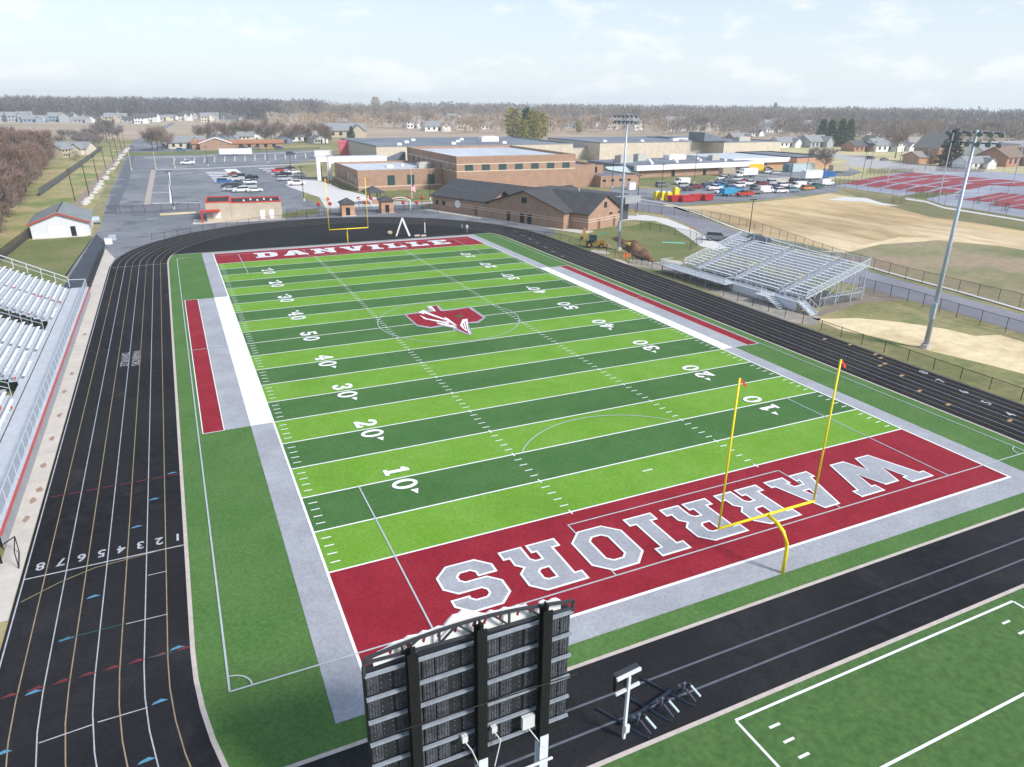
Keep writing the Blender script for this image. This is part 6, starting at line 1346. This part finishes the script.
# near wood at the left edge
lab = 'bare russet tree in the dense wood at the left edge'
n_ = 0
for y in range(128, 330, 7):
    for k in range(4):
        x = -38.2-k*6.0-(y-128)*.062+random.uniform(-1.6,1.6); yy = y+random.uniform(-2.4,2.4)
        tree('rus%d' % random.randint(0,2), x, yy, lab, 'russet trees of the wood at the left edge', .80); n_ += 1
for y in range(330, 400, 14):
    for k in range(4): tree('rus%d' % random.randint(0,2), -64-k*9+random.uniform(-3,3), y, lab, 'russet trees of the wood at the left edge', .8)
for px_, py_ in ((100,143),(107,142),(113,140),(118,141),(104,139),(110,137),(92,145),(97,140)): x, y = gr(px_, py_); tree('gry%d' % (int(px_) % 2), x, y, 'bare greyish tree at the head of the left verge', 'greyish trees at the head of the left verge', 1.0)
for px_, py_ in ((86,152),(94,150),(81,149),(90,147),(99,148),(79,144),(60,148),(66,143)): x, y = gr(px_, py_); tree('sml', x, y, 'low bare bushy tree beside the garden fence', 'low trees along the garden fence', 1.1)
x, y = gr(75.5, 160); tree('shrub', x, y, 'round brown shrub on the lawn beside the dark garden fence', None, 1.7); x, y = gr(87,153); tree('shrub', x, y, 'dark green brown shrub behind the garden fence', None, 1.9)
for i, (px_, py_, s) in enumerate(((153,151,1.0),(158,150,1.1),(163,151,1.0),(168,149,1.0))): x, y = gr(px_, py_); tree('brn%d' % (i % 3), x, y, 'bare dark tree in the clump left of the cream bungalow', 'clump of bare trees beyond the entrance road', .72*s)
for i in range(24):
    px_ = 200+i*5.6+random.uniform(-3,3); py_ = 141.5+random.uniform(-3.5,3.5); x, y = gr(px_, py_); tree('brn%d' % (i % 3) if i % 2 else 'gry%d' % (i % 4 > 1), x, y, 'bare tree among the houses beyond the car park', 'bare trees among the houses beyond the car park', .85)
for px_, py_ in ((238,142),(241,141.5),(245,141)): x, y = gr(px_, py_); tree('pine', x, y, 'dark evergreen in the short row beyond the car park', 'row of dark evergreens beyond the car park', .55)
for px_, py_, l_ in ((310,142,'small dark evergreen left of the white gabled house'),(328,141,'small dark evergreen right of the white gabled house'),(352,140,'small dark evergreen behind the school hall')): x, y = gr(px_, py_); tree('pine', x, y, l_, None, .6)
for px_, py_, k, s, l_ in ((513,140,'yel',1.5,'tallest yellowish pine in the group behind the school'),(526,140,'pine',1.6,'dark green spire shaped pine between two yellowish pines'),(522,142,'yel',1.05,'small yellow pine at the foot of the dark spire'),(540,140,'yel',1.4,'pale green pine at the right end of the group behind the school'),(533,141,'yel',1.4,'yellowish pine just right of the dark spire'),(579,133,'yel',1.0,'single yellow green pine left of the beige centre hall'),
    (820,146,'pine',1.15,'dark green pine at the left of the pine group on the right'),(829,146,'pine',1.35,'middle and largest dark pine of the group on the right'),(839,146.5,'pine',1.3,'broad dark pine right of the largest one'),(847,147,'pine',1.0,'shorter dark pine at the right end of the pine group'),(948,166,'spruce',1.0,'big olive spruce standing in front of the gabled hall'),(376,112,'yel',2.4,'round tree standing above the left part of the skyline'),(774,117,'pine',1.9,'single evergreen rising above the skyline wood')):
    x, y = gr(px_, py_); tree(k, x, y, l_, None, s)
for i, (px_, py_) in enumerate(((893,203),(901,204))): x, y = gr(px_, py_); tree('shry', x, y, ('left' if i == 0 else 'right')+' one of two olive shrubs on the bank below the tennis courts')
for i, (px_, py_) in enumerate(((959,200),(977,204),(995,207),(1005,211))): x, y = gr(px_, py_); tree('fir', x, y, ('leftmost','second from left','third from left','rightmost')[i]+' of the four small firs on the bank at the right')
for i in range(24): x, y = gr(868+i*1.9, 173.6-.012*i); tree('hedge', x, y, 'dark hedge shrub in the left row beyond the tennis courts', 'left hedge row beyond the tennis courts', .9)
for i in range(24): x, y = gr(937+i*2.0, 171.4+.03*i); tree('hedge', x, y, 'dark hedge shrub in the right row beyond the tennis courts', 'right hedge row beyond the tennis courts', .95)
for i, (px_, py_, s, k) in enumerate(((895,158,1.3,'brn1'),(815,168,.9,'gry0'),(824,172,.8,'gry1'),(700,133,1.2,'brn0'),(741,128,1.2,'brn2'))): x, y = gr(px_, py_); tree(k, x, y, ('bare maple standing alone beyond the pale road','bare slim tree at the left end of the pale road','bare slim tree near the bright blue container','bare tree rising behind the dark skylight','bare tree behind the white bungalows')[i], None, s)
gA = 'brown bare trees of the belt behind the school'
def belt(n, px0, px1, pyf, kinds, label, group, s):
    for i in range(n):
        px_ = px0+(px1-px0)*(i+.5)/n+random.uniform(-4,4); py_ = pyf(px_)+random.uniform(-2.2,1.2); x, y = gr(px_, py_); tree(random.choice(kinds), x, y, label, group, s)
belt(30, 330, 640, lambda p: 127+random.uniform(-5,5), ['tan0','tan1','tan2','brn0'], 'tan bare tree in the belt directly behind the school', 'tan bare trees behind the school', 1.0)
belt(28, 600, 830, lambda p: 128+random.uniform(-4,4), ['brn0','brn1','brn2','tan0'], 'brown bare tree in the belt behind the right hand halls', 'brown bare trees behind the right hand halls', 1.05)
belt(36, 820, 1045, lambda p: 137+(p-840)*.03+random.uniform(-5,4), ['brn0','brn1','tan0','gry1'], 'bare tree in the belt behind the houses on the right', 'bare trees behind the houses on the right', 1.1)
for v, fm_ in TF.items():
    for c, gs in fm_: bpy.data.objects.remove(c)
    bpy.data.objects.remove(TP[v])
# far woods: merged crowns standing one behind another
def far_wood(name, label, mt, items, tw=.5, per=70):
    mb = MB()
    for (x, y, H_, W_) in items:
        mb.tube([(x,y,0),(x,y,H_*.7)], .25, 3, .1)
        for k in range(per):
            a = random.uniform(0, 6.283); el = random.uniform(-.2,1)**1; rr = random.random()**.5
            p = Vector((x+math.cos(a)*W_*.5*rr*math.cos(el*.9), y+math.sin(a)*W_*.5*rr*math.cos(el*.9), H_*(.42+.46*math.sin(el*1.3)*random.uniform(.5,1.08))))
            if random.random() < .25: p.z = H_*random.uniform(.05,.5)
            twig(mb, p, Vector((p.x-x, p.y-y, 0)).normalized()*.6+Vector((random.uniform(-.4,.4),random.uniform(-.4,.4),random.uniform(.4,1.2))), random.uniform(1.6,3.6)*H_/16, tw*random.uniform(.6,1.5))
    return tag(mb.build(name, mt), label, 'wood', None, 'stuff')
random.seed(101)
def strip(px0, px1, n, d0, d1, h0, h1, wd=1.0):
    out = []
    for i in range(n):
        px_ = px0+(px1-px0)*random.random(); d = Vector((_f*FPX+_r*(px_-512)).to_tuple()); d.z = 0; d.normalize(); dist = random.uniform(d0, d1)
        H_ = random.uniform(h0, h1); out.append((CAM[0]+d.x*dist, CAM[1]+d.y*dist, H_, H_*random.uniform(.6,.85)*wd))
    return out
twig_f = mat('twig_far', (.215, .18, .16), .3, .3, .95); twig_k = mat('twig_far_grey', (.125, .115, .125), .3, .3, .95)
far_wood('far_wood', 'bluish bare wood on the skyline at the left', twig_k, strip(-260, 345, 1000, 1060, 1250, 23, 29, 1.15), .9, 100)
far_wood('far_wood', 'tan and brown bare wood beyond the houses in the middle', twig_t, strip(290, 660, 170, 640, 900, 11, 17), .36, 120)
far_wood('far_wood', 'brown bare wood on the middle skyline', twig_f, strip(300, 900, 620, 980, 1300, 19, 26), .6, 110)
far_wood('far_wood', 'brown bare wood stretching behind the right hand houses', twig_f, strip(640, 1240, 300, 640, 900, 12, 18), .40, 130)
far_wood('far_wood', 'greyish wood on the right behind the brown wood', twig_k, strip(780, 1340, 460, 930, 1250, 18, 24), .7, 90)
far_wood('far_wood', 'distant blue wood along the horizon on the right', twig_k, strip(400, 1360, 620, 1500, 2500, 20, 27, 1.7), 2.0, 56)
x, y = gr(405, 104); t = thing('water_tower', 'small hazy tower on the skyline', 'tower', (Vector(CAM).x+math.sin(YAW-.15)*1500, CAM[1]+math.cos(YAW-.15)*1500, 0)); MB().tube([(0,0,0),(0,0,27)], 2.2, 8).build('shaft', galv, t); MB().ball((0,0,29), 4.5, 10, .7).build('tank', galv, t)

# ================================================================== HAZE
hb_ = MB().box(-2750,-2100,-1,2750,3300,46).build('haze', None); hm = bpy.data.materials.new('haze'); hm.use_nodes = True; hn = hm.node_tree.nodes
hn.remove(hn['Principled BSDF']); pv = hn.new('ShaderNodeVolumePrincipled'); pv.inputs['Color'].default_value = (.86,.93,1.0,1); pv.inputs['Density'].default_value = .00027; pv.inputs['Anisotropy'].default_value = .2
hm.node_tree.links.new(pv.outputs[0], hn['Material Output'].inputs['Volume']); hb_.data.materials.append(hm); tag(hb_, 'pale haze over the far country', None, None, 'stuff')
